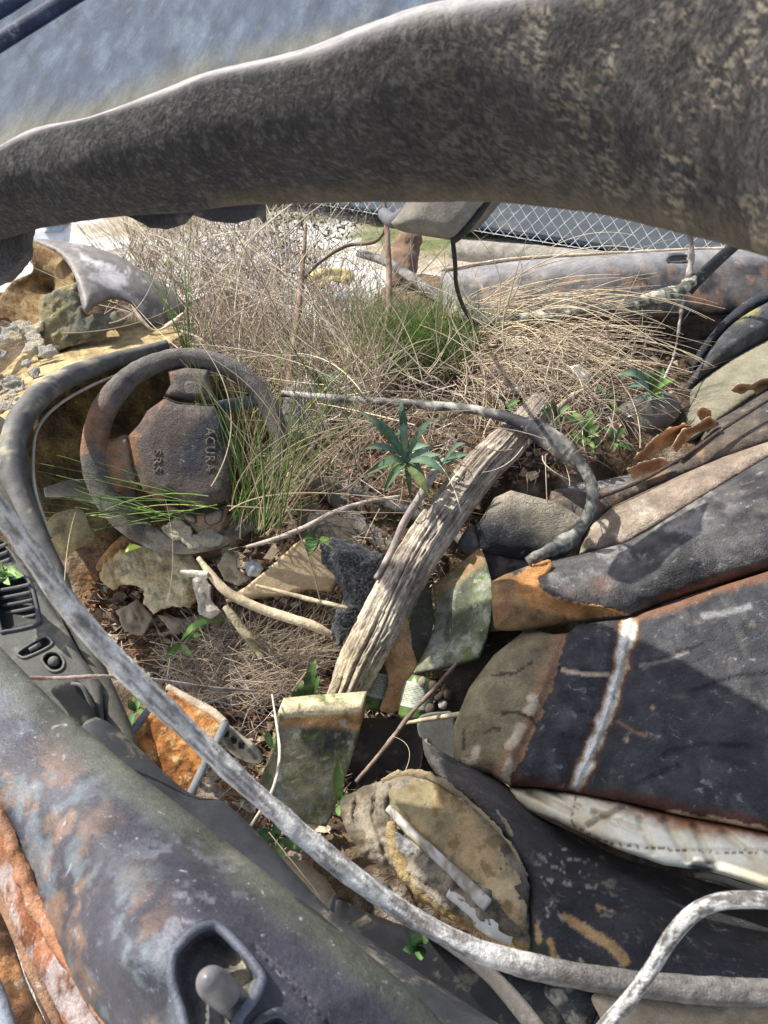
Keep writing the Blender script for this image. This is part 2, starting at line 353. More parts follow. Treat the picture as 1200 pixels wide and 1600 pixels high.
i = np.arange(n1*NA).reshape(n1, NA); F = np.stack([i[:-1, :-1], i[1:, :-1], i[1:, 1:], i[:-1, 1:]], -1).reshape(-1, 4)
o = mesh('roof_lining', V, F, C, MT['fuzz'], car); md = o.modifiers.new('thick', 'SOLIDIFY'); md.thickness = .006; md.offset = -1
# fuzz along its crest
nh = 9000; ii = rng.integers(0, n1-1, nh); uu = rng.uniform(-.03, .12, nh)
hx = top[ii, 0] + rng.uniform(-3, 3, nh); hy = top[ii, 1]*(1-uu) + bot[ii, 1]*uu + 4; ht = tt0[ii] - .012
an = rng.uniform(-2.4, -.7, nh); ln = rng.uniform(5, 13, nh)
htip = np.stack([hx + np.cos(an)*ln, hy + np.sin(an)*ln, ht - .004], -1)
# roof skin beyond the lining
def roofcol(px, py, W):
    c = mx((.022, .035, .06), (.045, .062, .095), fbm(W*np.array([3, 1, 1]), 22, 4)); c = mx(c, (.062, .085, .12), sm(.44, .68, fbm(W*np.array([3, .7, 1]), 30, 4, 7)))
    d = dline(px, py, [tuple(p) for p in top[::10]]); return mx(c, (.10, .095, .07), sm(75, 8, d)*sm(.35, .6, fbm(W, 20, 4, 3)))
roofD = rbf([(-60,262,.60),(300,150,.56),(600,70,.46),(850,15,.38),(1280,-20,.33),(-60,0,.86),(300,-30,.74),(600,-30,.56),(900,-40,.43),(1280,-80,.38),(-60,-60,.95),(500,-80,.66)])
rp = [tuple(p) for p in (top[::8] + np.array([0, 8]))]
sheet('roof_panel', rp + [(1290, -70), (900, -70), (-70, -60)], roofD, MT['roof'], roofcol, car, res=9, thick=.006, round_=False, disp=.001, uneven=.004)
rtp = lambda l, r_: [(x, y, float(roofD([x], [y])[0]) - .006, r_) for x, y in l]
tube('roof_trim', rtp([(-60,108),(0,70),(60,32),(120,-5),(200,-45)], 10), (.045,.055,.09), MT['rubber'], car, n=40)
tube('roof_trim', rtp([(-60,50),(0,18),(60,-20),(120,-50)], 11), (.05,.07,.12), MT['rubber'], car, n=40)
# torn lining scraps below the roof
sheet('lining_scrap', [(150,322),(415,296),(417,345),(412,350),(404,339),(370,349),(330,347),(302,336),(290,350),(262,358),(235,356),(215,345),(195,337),(150,334)], .62, MT['plastic'], (.045,.045,.06), car, res=6, thick=.01, round_=False, rag=2, uneven=.01)
sheet('pillar_lining', [(-40,345),(30,340),(54,345),(52,375),(49,405),(40,418),(25,432),(10,442),(-40,452)], .56, MT['cloth'], (.06,.055,.06), car, res=6, thick=.05, bulge=.02, bw=25, rag=4)
# roof far header hidden behind the lining
# mirror
mir = sheet('rear_view_mirror', [(612,350),(618,340),(650,300),(672,280),(700,275),(790,285),(772,305),(748,335),(722,366),(708,375),(690,373),(630,362)], .92, MT['suede'], lambda px, py, W: mx((.30,.28,.24), (.16,.15,.13), fbm(W, 40, 4)), car, res=5, thick=.04, bulge=.03, bw=30, ext=(.03,.05,-.002), disp=.001)
tube('mirror_edge', [(772,300,.91,4),(748,335,.905,4),(722,366,.905,4),(706,377,.91,4)], (.03,.03,.03), MT['rubber'], mir, n=20, lump=.001)
tube('mirror_stay', [(600,335,1.05,9),(615,345,1.0,10),(635,335,.97,11)], (.12,.12,.14), MT['plastic'], mir, n=14)
tube('mirror_cable', [(707,372,.95,3.0),(711,410,1.0,3.0),(713,445,1.1,3.2),(724,480,1.3,3.6),(740,505,1.45,4)], (.02,.02,.022), MT['rubber'], mir, n=30)

# passenger door in the lower left corner
doorD = rbf([(-60,960,.70),(-60,1150,.60),(-60,1300,.56),(0,1010,.68),(100,1120,.62),(350,1315,.52),(700,1600,.43),(750,1640,.42),(0,1200,.57),(150,1300,.49),(300,1400,.42),(200,1500,.385),(330,1540,.37),(450,1560,.385),(550,1560,.40),(0,1400,.55),(80,1560,.47),(150,1640,.45),(300,1640,.35)])
REC = [(268,1505),(275,1485),(300,1458),(325,1447),(345,1452),(380,1487),(405,1520),(408,1535),(395,1562),(372,1592),(355,1640),(300,1640),(285,1590),(270,1540)]
REC2 = [(400,1600),(430,1582),(452,1592),(500,1640),(395,1640)]
RECs = smooth_path(REC, 90, True)
def door_dt(px, py):
    d = dline(px, py, [tuple(p) for p in RECs] + [tuple(RECs[0])]); k = inside(px, py, RECs)
    e = dline(px, py, REC2 + [REC2[0]]); k2 = inside(px, py, REC2)
    groove = dline(px, py, [(395,1480),(430,1515),(480,1565),(540,1630)])
    return np.where(k, sm(0, 12, d)*.022, 0) + np.where(k2, sm(0, 6, e)*.015, 0) + sm(5, 0, groove)*.003
def doorcol(px, py, W):
    c = mx((.026,.027,.042), (.058,.056,.072), fbm(W, 26, 4)); edge = dline(px, py, [(0,1290),(40,1380),(90,1470),(160,1600)])
    c = mx(c, (.20,.125,.085), sm(.47, .60, fbm(W, 34, 5, 5)) * sm(230, 60, edge)*.85)
    c = mx(c, (.15,.185,.21), sm(.54, .64, fbm(W, 34, 5, 15)) * sm(300, 60, edge) * .6)
    c = mx(c, (.085,.09,.07), sm(70, 10, dline(px, py, [(0,1010),(100,1110),(200,1200),(350,1310),(500,1430),(700,1600)])) * .9)
    c = mx(c, (.17,.175,.21), sm(.56, .66, fbm(W, 70, 3, 25)) * sm(150, 30, np.hypot(px-280, py-1400)) * .8)
    k = inside(px, py, RECs); c = np.where(k[:, None], mx((.13,.13,.13), (.42,.38,.30), sm(.52, .62, fbm(W, 50, 4, 3))*sm(350, 380, px)), c)  # cream tone on the recess's right side paints a sunlit patch
    k2 = inside(px, py, REC2); return np.where(k2[:, None], np.array([.02,.05,.10]), c)
door = sheet('passenger_door', [(-60,985),(0,1010),(50,1062),(100,1112),(200,1196),(350,1312),(500,1428),(650,1552),(730,1640),(165,1640),(120,1545),(85,1470),(50,1400),(20,1330),(0,1290),(-60,1230)], doorD, MT['paint'], doorcol, car, res=5, thick=.05, round_=False, disp=.0008, ds=60, dt=door_dt, bulge=.012, bw=40)
def dpt(l, dz, r): return [(x, y, float(doorD([x], [y])[0]) + dz, r) for x, y in l]
tube('lock_surround', dpt([tuple(p) for p in RECs[::3]], -.016, 2.6), (.09,.10,.13), MT['paint'], door, n=120, closed=True, sides=8)
tube('handle_surround', dpt(REC2, -.014, 2.2), (.05,.06,.08), MT['paint'], door, n=60, closed=True, sides=8)
k0 = P(372, 1572, .38); k1 = P(322, 1528, .325); kd = (k1 - k0); kL = np.linalg.norm(kd); kd /= kL
kp = [(0,7.6),(.40,7.6),(.42,7.6),(.43,6.6),(.46,6.6),(.47,7.7),(.50,7.7),(.51,6.6),(.54,6.6),(.55,7.7),(.70,7.7),(.80,7.5),(.88,6.9),(.94,5.6),(.98,3.6),(1,.5)]
ku = np.linspace(0, 1, 120); tubeW('lock_knob', k0[None] + kd[None]*(ku*kL)[:, None], np.interp(ku, [a for a, b in kp], [b for a, b in kp])*.00094, lambda s, a, V: mx((.15,.145,.15), (.03,.03,.03), 1.0*(((s > .425) & (s < .465)) | ((s > .505) & (s < .545))) ), MT['tin'], door, sides=40)  # shade in the knob grooves is painted as dark bands
# rusted flange along the door's outer edge and the debris in the gap
def rustc(s, a, V): return mx(mx((.27,.11,.055), (.33,.27,.255), sm(.44, .54, fbm(V, 40, 4))), (.14,.055,.025), sm(.55, .66, fbm(V, 60, 4, 8)))
tube('rusty_flange', [(-60,1225,.60,14),(-10,1300,.575,13),(25,1395,.52,13),(70,1490,.475,12),(110,1560,.445,12),(160,1650,.42,12)], rustc, MT['rust'], door, n=150, sides=18, lump=.0015, ls=130, flat=.3)
tube('rusty_flange', [(-60,1190,.57,4),(0,1275,.54,4),(30,1350,.51,5),(60,1420,.49,5),(110,1500,.455,5),(170,1600,.42,4),(190,1640,.41,4)], lambda s, a, V: mx((.34,.13,.05), (.26,.17,.12), fbm(V, 90, 4)), MT['rust'], door, n=120, sides=12, lump=.003, ls=120)
sheet('door_skin', [(-60,1340),(0,1420),(40,1530),(75,1640),(-60,1640)], .66, MT['rust'], lambda px, py, W: mx((.18,.09,.05),(.36,.18,.08), sm(.45,.6,fbm(W, 30, 4))), door, res=8, thick=.01, disp=.01, ds=30)
tube('door_skin_lip', [(-60,1330,.6,6),(0,1400,.56,5),(45,1500,.52,5),(75,1570,.50,5),(100,1640,.48,5)], lambda s, a, V: mx((.35,.2,.12), (.2,.12,.08), fbm(V, 60, 3)), MT['rust'], door, n=60, lump=.002)
tube('door_skin_lip', [(-60,1440,.5,7),(-10,1560,.46,7),(15,1640,.44,7)], (.2,.23,.28), MT['paint'], door, n=30)
# inner door card beyond the sill
card = sheet('door_card', [(150,1120),(290,1235),(352,1255),(430,1330),(520,1425),(640,1510),(740,1575),(820,1640),(620,1640),(300,1390),(120,1230)], rbf([(150,1120,.84),(350,1260,.80),(740,1570,.66),(820,1640,.6),(300,1390,.72),(620,1640,.58),(120,1230,.74)]), MT['plastic'], lambda px, py, W: mx((.022,.026,.034), (.05,.052,.052), fbm(W, 30, 4)), car, res=7, thick=.03, bulge=.015, bw=40, uneven=.006)

# dashboard: vent panel on the left
dashD = rbf([(-60,800,1.02),(0,850,1.0),(60,920,.97),(150,1080,.90),(215,1160,.88),(-60,1000,.93),(50,1060,.9),(185,1190,.86)])
VENT = [(-8,912),(40,902),(60,960),(58,975),(12,986),(0,980)]
VENTA = [(-30,850),(5,848),(26,880),(10,890),(-30,895)]
SLOT = [(30,1018),(66,996),(78,998),(80,1008),(44,1026),(32,1026)]
KN = [(66,1032),(74,1020),(90,1020),(100,1034),(96,1046),(80,1048)]
def dash_dt(px, py):
    r = 0
    for pl, d in ((VENT, .02), (VENTA, .02), (SLOT, .008), (KN, .01)):
        r = r + np.where(inside(px, py, pl), sm(0, 4, dline(px, py, pl + [pl[0]]))*d, 0)
    return r
def dashcol(px, py, W):
    c = mx((.045,.047,.05), (.10,.10,.085), fbm(W, 40, 4))
    for pl in (VENT, VENTA, SLOT, KN): c = np.where(inside(px, py, pl)[:, None], np.array([.025,.025,.028]), c)
    return c
dash = sheet('dashboard', [(-60,800),(-10,832),(30,870),(60,915),(100,975),(130,1030),(160,1070),(163,1130),(158,1175),(110,1150),(50,1080),(0,1035),(-60,980)], dashD, MT['plastic'], dashcol, car, res=3.5, thick=.05, dt=dash_dt, round_=False, bulge=.006, bw=10)
for cx, cy, nn, L in ((26, 918, 6, 44), (-2, 855, 4, 26)):
    v = []
    for k in range(nn):
        y = cy + k*12; x = cx + k*2.2
        p = smooth_path([(x-L*.62, y+5, .965, 2.6), (x, y, .962, 2.6), (x+L*.5, y-5, .96, 2.6)], 8)
        v.append(tubeW('', P(p[:, 0], p[:, 1], p[:, 2]), p[:, 3]*.001, (.10,.10,.10), None, sides=8, flat=.6, ret=True))
    joinmesh('air_vent', v, MT['plastic'], dash)
ptd = lambda l, dz, r: [(x, y, float(dashD([x], [y])[0]) + dz, r) for x, y in l]
tube('vent_frame', ptd(VENT, -.007, 2.4), (.07,.07,.075), MT['plastic'], dash, n=80, closed=True, sides=8)
tube('slider_frame', ptd(SLOT, -.007, 1.6), (.13,.13,.12), MT['plastic'], dash, n=50, closed=True, sides=8)
tube('slider', ptd([(46,1016),(64,1006)], -.006, 3), (.12,.12,.11), MT['plastic'], dash, n=10, sides=10)
tube('knob_frame', ptd(KN, -.007, 1.6), (.13,.13,.12), MT['plastic'], dash, n=50, closed=True, sides=8)
tube('knob', [(84,1036,.94,7),(84,1034,.915,7),(84,1033,.908,5.5)], (.14,.13,.12), MT['plastic'], dash, n=14, sides=20)
for q in ((62,973),(66,983),(100,1012)): tube('screw', [(q[0],q[1],.95,2),(q[0],q[1],.94,2)], (.4,.4,.38), MT['steel'], dash, n=3, sides=10)
sheet('dash_pocket', [(108,1062),(128,1068),(150,1100),(160,1140),(163,1172),(130,1150),(100,1105),(80,1078)], .87, MT['plastic'], (.02,.02,.02), dash, res=5, thick=.01, bulge=.004)
tube('pocket_ridge', [(112,1068,.865,2),(128,1072,.86,2.4),(140,1095,.86,2.4),(146,1104,.865,2)], (.12,.12,.11), MT['plastic'], dash, n=20)
# trim strip right of the vents
sheet('dash_trim', [(70,905),(90,900),(115,945),(150,1010),(180,1075),(212,1150),(212,1175),(190,1195),(172,1180),(160,1120),(130,1040),(100,975)], rbf([(70,905,1.0),(150,1010,.95),(212,1160,.89),(180,1190,.87),(100,975,.96)]), MT['plastic'], lambda px, py, W: mx((.10,.095,.07),(.05,.05,.045), fbm(W, 30, 4)), dash, res=4, thick=.05, bulge=.012, bw=16)
sheet('dash_side', [(35,690),(60,760),(75,830),(110,910),(110,950),(80,915),(40,860),(0,800),(-50,770),(-50,640),(0,650)], rbf([(35,690,1.2),(110,940,1.03),(-50,700,1.12),(0,800,1.05)]), MT['plastic'], lambda px, py, W: mx((.13,.12,.09),(.07,.07,.06), fbm(W, 26, 4)), dash, res=5, thick=.04, bulge=.01)
# instrument hood
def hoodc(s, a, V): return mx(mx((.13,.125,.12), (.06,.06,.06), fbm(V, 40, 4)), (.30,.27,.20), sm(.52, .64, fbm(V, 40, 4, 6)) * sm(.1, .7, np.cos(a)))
tube('instrument_hood', [(262,538,1.42,9.2),(225,550,1.40,11.8),(170,566,1.34,15.1),(110,588,1.28,17.6),(60,620,1.22,19.3),(28,665,1.17,19.3),(18,715,1.13,18.5),(24,765,1.10,17.6),(50,830,1.07,16.8),(85,900,1.04,14.3),(110,955,1.02,10.9)], hoodc, MT['plastic'], dash, n=140, sides=20, lump=.002, ls=50)
tube('hood_bead', [(250,562,1.40,2.5),(160,595,1.31,2.5),(95,630,1.25,2.5),(60,668,1.2,2.5),(52,715,1.16,2.5),(56,770,1.12,2.5),(80,840,1.08,2.5)], (.40,.37,.28), MT['plastic'], dash, n=60, sides=8)
sheet('instrument_cavity', [(40,640),(100,590),(240,550),(330,560),(400,600),(430,700),(400,800),(240,860),(110,870),(40,780)], 1.55, MT['soil'], lambda px, py, W: mx((.07,.05,.03),(.17,.12,.05), sm(.4,.65,fbm(W, 22, 4))), dash, res=8, thick=.03, disp=.015, ds=20)
sheet('dash_top', [(-60,600),(-10,590),(30,555),(60,525),(130,505),(200,500),(262,512),(285,522),(262,540),(230,552),(150,572),(90,595),(40,625),(10,665),(-60,700)], rbf([(-60,600,1.55),(130,505,1.62),(285,520,1.5),(230,550,1.42),(60,610,1.28),(-60,690,1.2),(10,660,1.21)]), MT['foam'], lambda px, py, W: mx((.56,.44,.24),(.34,.25,.13), sm(.42,.62,fbm(W, 28, 4))), dash, res=5, thick=.04, bulge=.01, disp=.006, ds=40)
# peeled dash pad
pad = sheet('peeled_dash_pad', [(46,374),(75,374),(110,379),(150,387),(190,402),(225,425),(262,448),(286,470),(287,488),(268,500),(240,514),(222,500),(206,476),(176,468),(150,478),(133,489),(124,462),(116,430),(98,403),(75,388)], rbf([(46,374,1.62),(110,379,1.6),(190,402,1.62),(286,475,1.66),(240,512,1.58),(206,476,1.52),(133,489,1.42),(116,430,1.46),(75,388,1.55)]), MT['paint'],
   lambda px, py, W: mx(mx((.12,.10,.09),(.24,.22,.20), fbm(W, 24, 4)), (.50,.48,.48), sm(.5,.6,fbm(W, 20, 4, 5))*sm(60,20,dline(px, py, [(150,395),(270,470)]))), dash, res=4, thick=.004, bulge=.03, bw=30, disp=.002)
sheet('pad_underside', [(46,376),(75,388),(98,403),(116,430),(124,462),(133,489),(128,515),(112,500),(80,520),(40,515),(0,500),(-50,520),(-50,455),(-10,470),(20,440),(50,425),(48,400)], rbf([(46,376,1.68),(116,430,1.52),(133,489,1.46),(50,425,1.66),(0,500,1.45),(-50,490,1.4),(80,450,1.72),(80,520,1.5)]), MT['foam'],
   lambda px, py, W: mx((.20,.12,.06),(.40,.29,.15), sm(.42,.6,fbm(W*np.array([1,1,3]), 24, 4))), pad, res=5, thick=.01, disp=.01, ds=22)
sheet('pad_hem', [(206,476),(240,514),(268,500),(287,488),(275,506),(246,518),(225,508),(212,492)], 1.5, MT['cream'], (.62,.5,.38), pad, res=4, thick=.005, bulge=.006, rag=1.5)
sheet('green_foam', [(62,470),(90,450),(132,440),(135,490),(180,488),(200,500),(150,525),(100,545),(60,560),(45,530),(60,500)], 1.45, MT['foam'], lambda px, py, W: mx((.36,.31,.17),(.17,.17,.13), sm(.4,.6,fbm(W, 20, 4))), dash, res=3.5, thick=.03, bulge=.006, bw=10, disp=.014, ds=40, rag=5, round_=False)
for k in range(48):                                      # foam flakes on the left of the dash
    x, y = rng.uniform(-20, 78), rng.uniform(505, 645); r_ = rng.uniform(9, 20); a0 = rng.uniform(0, 3)
    if x > 60 and y > 590: continue
    pl = [(x + r_*math.cos(a0+q)*rng.uniform(.6, 1.3), y + .7*r_*math.sin(a0+q)*rng.uniform(.6, 1.3)) for q in np.linspace(0, 5.0, 5)]
    sheet('foam_flake', pl, 1.48 - (y-500)*.0015 - rng.uniform(0,.02), MT['foam'], [(.58,.52,.40),(.42,.40,.36),(.62,.52,.34),(.50,.47,.40)][k % 4], dash, res=3, thick=.003, bulge=.001, bw=4, uneven=.035, es=24, round_=False, rag=4)
# column stalk
tube('column_stalk', [(70,770,1.3,8),(110,765,1.32,16),(150,770,1.36,20),(200,778,1.42,22)], (.24,.22,.19), MT['plastic'], dash, n=30, lump=.003)
tube('column_stalk', [(335,640,1.36,12),(370,632,1.36,13),(400,626,1.34,9),(410,622,1.33,6)], (.10,.12,.14), MT['plastic'], dash, n=24, lump=.003)

# steering wheel
TW = 1.32
wheel = tube('steering_wheel', [(293 + 145*math.cos(a) + 0, 705 + 146*math.sin(a), TW + .02*math.cos(a), 17 + 6*max(0, math.cos(a - math.pi*.92)) - 2*max(0, math.cos(a-1.2))) for a in np.linspace(0, 2*math.pi, 24, endpoint=False)],
   lambda s, a, V: mx(mx(mx((.11,.10,.098),(.20,.18,.165), fbm(V, 34, 4)), (.40,.36,.29), sm(.06,.22,s)*sm(.46,.30,s)*sm(.35,.6,fbm(V, 40, 4, 3))), (.40,.20,.10), sm(.5,.62,fbm(V, 16, 4, 9))*sm(.42,.47,s)*sm(.62,.55,s)*.6), MT['leather'], car, n=160, closed=True, sides=22, lump=.0018, ls=60)
wheel.name = 'steering_wheel'
HUB = [(258,622),(276,629),(335,634),(353,660),(361,700),(364,750),(360,781),(304,797),(266,779),(251,787),(223,765),(211,730),(201,681),(220,660),(230,642)]
def hubc(px, py, W):
    c = mx((.075,.062,.058),(.17,.135,.115), fbm(W, 30, 4)); c = mx(c, (.04,.04,.05), sm(50, 10, dline(px, py, [(300,720),(330,680),(335,670)])))
    return mx(c, (.30,.15,.07), sm(.42,.6,fbm(W, 34, 4, 4)) * sm(12, 1, dline(px, py, [(262,628),(230,650),(205,690),(222,765),(262,782)])))
sheet('airbag_cover', HUB, TW - .035, MT['leather'], hubc, wheel, res=4, thick=.05, bulge=.022, bw=26, round_=False, disp=.0002, ds=60)
sheet('upper_spoke', [(262,580),(290,574),(325,578),(330,605),(340,630),(300,626),(257,618),(266,600)], TW - .012, MT['leather'], lambda px, py, W: mx(mx((.14,.11,.10),(.2,.17,.15), fbm(W, 30, 3)), (.36,.17,.08), sm(.5,.6,fbm(W, 40, 4, 4))*.7), wheel, res=4, thick=.03, bulge=.012, bw=12, round_=False)
sheet('side_spoke', [(150,684),(175,686),(200,681),(210,725),(220,762),(198,764),(180,775),(160,758)], TW - .012, MT['leather'], lambda px, py, W: mx((.28,.21,.16),(.40,.22,.13), sm(.45,.62,fbm(W, 30, 4))), wheel, res=4, thick=.03, bulge=.016, bw=14)
sheet('lower_spoke', [(252,784),(268,782),(304,800),(361,785),(352,816),(345,836),(310,838),(290,815),(262,802)], TW - .012, MT['leather'], lambda px, py, W: mx((.26,.20,.16),(.42,.27,.17), sm(.45,.62,fbm(W, 30, 4))), wheel, res=4, thick=.03, bulge=.010, bw=10, round_=False)
def ringbtn(name, pl, t, colr):
    sheet(name, pl, t, MT['leather'], colr, wheel, res=3, thick=.012, bulge=.005, bw=4)
    tube('button_groove', [(x, y, t + .0005, 1.2) for x, y in pl], (.05,.045,.04), MT['rubber'], wheel, n=50, closed=True, sides=6)
ringbtn('button', [(288,598),(300,595),(314,598),(320,610),(318,619),(292,617)], TW - .026, (.17,.14,.13))
ringbtn('button', [(259,787),(268,787),(282,797),(282,803),(264,797)], TW - .024, (.3,.22,.18))
ringbtn('button', [(286,800),(303,807),(304,817),(290,811)], TW - .024, (.3,.23,.18))
ringbtn('button', [(322,803),(345,796),(348,800),(344,814),(328,820),(321,813)], TW - .024, (.3,.24,.2))
tube('cover_groove', [(256,621,TW-.037,2),(276,629,TW-.039,2),(300,632,TW-.039,2),(338,634,TW-.036,2)], (.02,.015,.012), MT['rubber'], wheel, n=20, sides=6)
tube('cover_groove', [(201,681,TW-.034,2),(211,730,TW-.034,2),(221,764,TW-.034,2)], (.02,.015,.012), MT['rubber'], wheel, n=20, sides=6)
tube('cover_groove', [(266,780,TW-.034,2),(304,798,TW-.035,2),(360,782,TW-.034,2)], (.03,.02,.015), MT['rubber'], wheel, n=20, sides=6)
def letters(word, x, y0, y1, size, t):
    cu = bpy.data.curves.new('tmp', 'FONT'); cu.body = word; cu.size = 1; cu.extrude = .08; cu.fill_mode = 'FRONT'; cu.bevel_depth = .0; cu.space_character = 1.2
    ob = bpy.data.objects.new('tmp', cu); scn.collection.objects.link(ob); dg = bpy.context.evaluated_depsgraph_get(); me = ob.evaluated_get(dg).to_mesh()
    V = np.array([tuple(v.co) for v in me.vertices]); F = [list(p.vertices) for p in me.polygons]; ob.to_mesh_clear(); bpy.data.objects.remove(ob)
    V[:, 0] -= V[:, 0].min(); sx = (y1-y0)/V[:, 0].max(); hgt = V[:, 1].max()
    px = x + V[:, 1]/hgt*size; py = y0 + V[:, 0]*sx; return px, py, t - V[:, 2]*.006, V, F
for word, x, y0, y1, s_, t_ in (('ACURA', 321, 668, 736, 15, TW-.0586), ('SRS', 239, 702, 737, 13, TW-.0582)):
    px, py, t_, V, F = letters(word, x, y0, y1, s_, t_); mesh('lettering', P(px, py, t_), F, (.21,.175,.145), MT['leather'], wheel, smooth=False)
# crumbled cover at the bottom of the rim
for k, pl in enumerate([[(252,825),(275,808),(300,822),(300,840),(270,845)],[(300,835),(330,825),(352,838),(340,855),(305,852)],[(212,832),(235,838),(255,850),(245,858),(225,852)],[(280,842),(300,838),(318,850),(296,858)]]):
    sheet('rim_flake', pl, TW - .022, MT['foam'], [(.50,.46,.34),(.42,.40,.32),(.36,.38,.42),(.55,.52,.42)][k], wheel, res=2.5, thick=.003, bulge=.001, bw=4, rag=4, uneven=.018, es=26, round_=False)

# driver door sill far away
def dsill(px, py, W): 
    c = mx((.035,.033,.033),(.10,.09,.085), sm(.42,.6,fbm(W, 20, 4))); c = mx(c, (.22,.12,.07), sm(.56,.64,fbm(W, 30, 4, 21))*.7); c = mx(c, (.26,.22,.17), sm(.5,.62,fbm(W, 30, 4, 4))*sm(950,760,px))  # rust specks, then paler left end painted as the sunlit spot
    return mx(c, (.26,.255,.26), sm(30, 4, py-(420-.06*(px-700)))*.8)  # light top of the door is sunlight put into the colour
HC = [(1042,405),(1050,400),(1070,399),(1078,404),(1070,409),(1046,410)]
ddoor = sheet('driver_door', [(690,424),(720,416),(800,408),(900,401),(1000,395),(1100,390),(1200,387),(1290,385),(1290,500),(1200,492),(1100,492),(1000,500),(900,505),(760,515),(695,500)], rbf([(690,424,1.62),(1290,385,1.62),(690,500,1.56),(1290,500,1.56),(950,440,1.545)]), MT['paint'], dsill, car, res=5, thick=.10, bulge=.03, bw=40, dt=lambda px, py: np.where(inside(px, py, HC), .02, 0), disp=.001)
tube('handle_surround', [(x, y, 1.555, 2.6) for x, y in HC], (.08,.08,.08), MT['plastic'], ddoor, n=40, closed=True, sides=8)
tube('rusty_sill_edge', [(690,422,1.60,3.5),(800,405,1.60,3.5),(950,396,1.6,3.5),(1100,389,1.6,3.5),(1290,384,1.6,3.5)], lambda s, a, V: mx((.55,.38,.2),(.55,.5,.42), fbm(V, 20, 4)), MT['rust'], ddoor, n=60, lump=.002)
sheet('door_lower', [(690,490),(900,500),(1100,485),(1290,480),(1290,620),(1100,600),(900,560),(700,540)], 1.72, MT['plastic'], lambda px, py, W: mx((.06,.045,.03),(.14,.09,.05), fbm(W, 12, 4)), ddoor, res=9, thick=.03, disp=.01, ds=15)  # inner door panel; its dark brown paints the darkness under the sill

# ---- seats
def black(px, py, W): return mx((.026,.028,.034),(.072,.071,.076), fbm(W, 34, 4))
# near seat: cushion panels, white side, split seam
S1 = rbf([(880,990,1.02),(985,965,1.01),(1200,890,.98),(1290,860,.97),(710,1190,.94),(800,1225,.90),(900,1235,.86),(1060,1272,.80),(1290,1315,.73),(760,1040,1.03),(1290,1100,.86),(1000,1100,.93)])
seam = [(985,966),(977,1005),(967,1047),(955,1090),(943,1127),(930,1162),(915,1192),(899,1229)]
topo = [(864,991),(887,989),(901,977),(976,966),(992,962),(1060,940),(1130,915),(1200,893),(1290,868)]
lowe = [(1290,1322),(1200,1300),(1130,1286),(1060,1273),(967,1251),(901,1240),(845,1230),(796,1228)]
def s1dt(px, py):
    d = dline(px, py, seam); e = dline(px, py, [(887,989),(873,1043),(841,1127),(799,1215)])
    wr = dline(px, py, [(965,1127),(990,1143),(1010,1150)]); w2 = dline(px, py, [(873,1047),(950,1054)])
    w9 = sum(sm(9, 0, dline(px, py, q))*.004 for q in ([(1000,1040),(1040,1032),(1100,1010)],[(1040,1180),(1100,1165),(1180,1170)],[(1090,1080),(1150,1060),(1230,1055)],[(900,1110),(925,1120)],[(1000,1225),(1060,1200)],[(880,1150),(915,1160)]))
    return w9 - sm(0, 70, d)*.012 + sm(26, 0, d)*.010 - sm(7, 0, d)*.008 + sm(16, 0, e)*.008 + sm(6,0,wr)*.003 + sm(6,0,w2)*.003
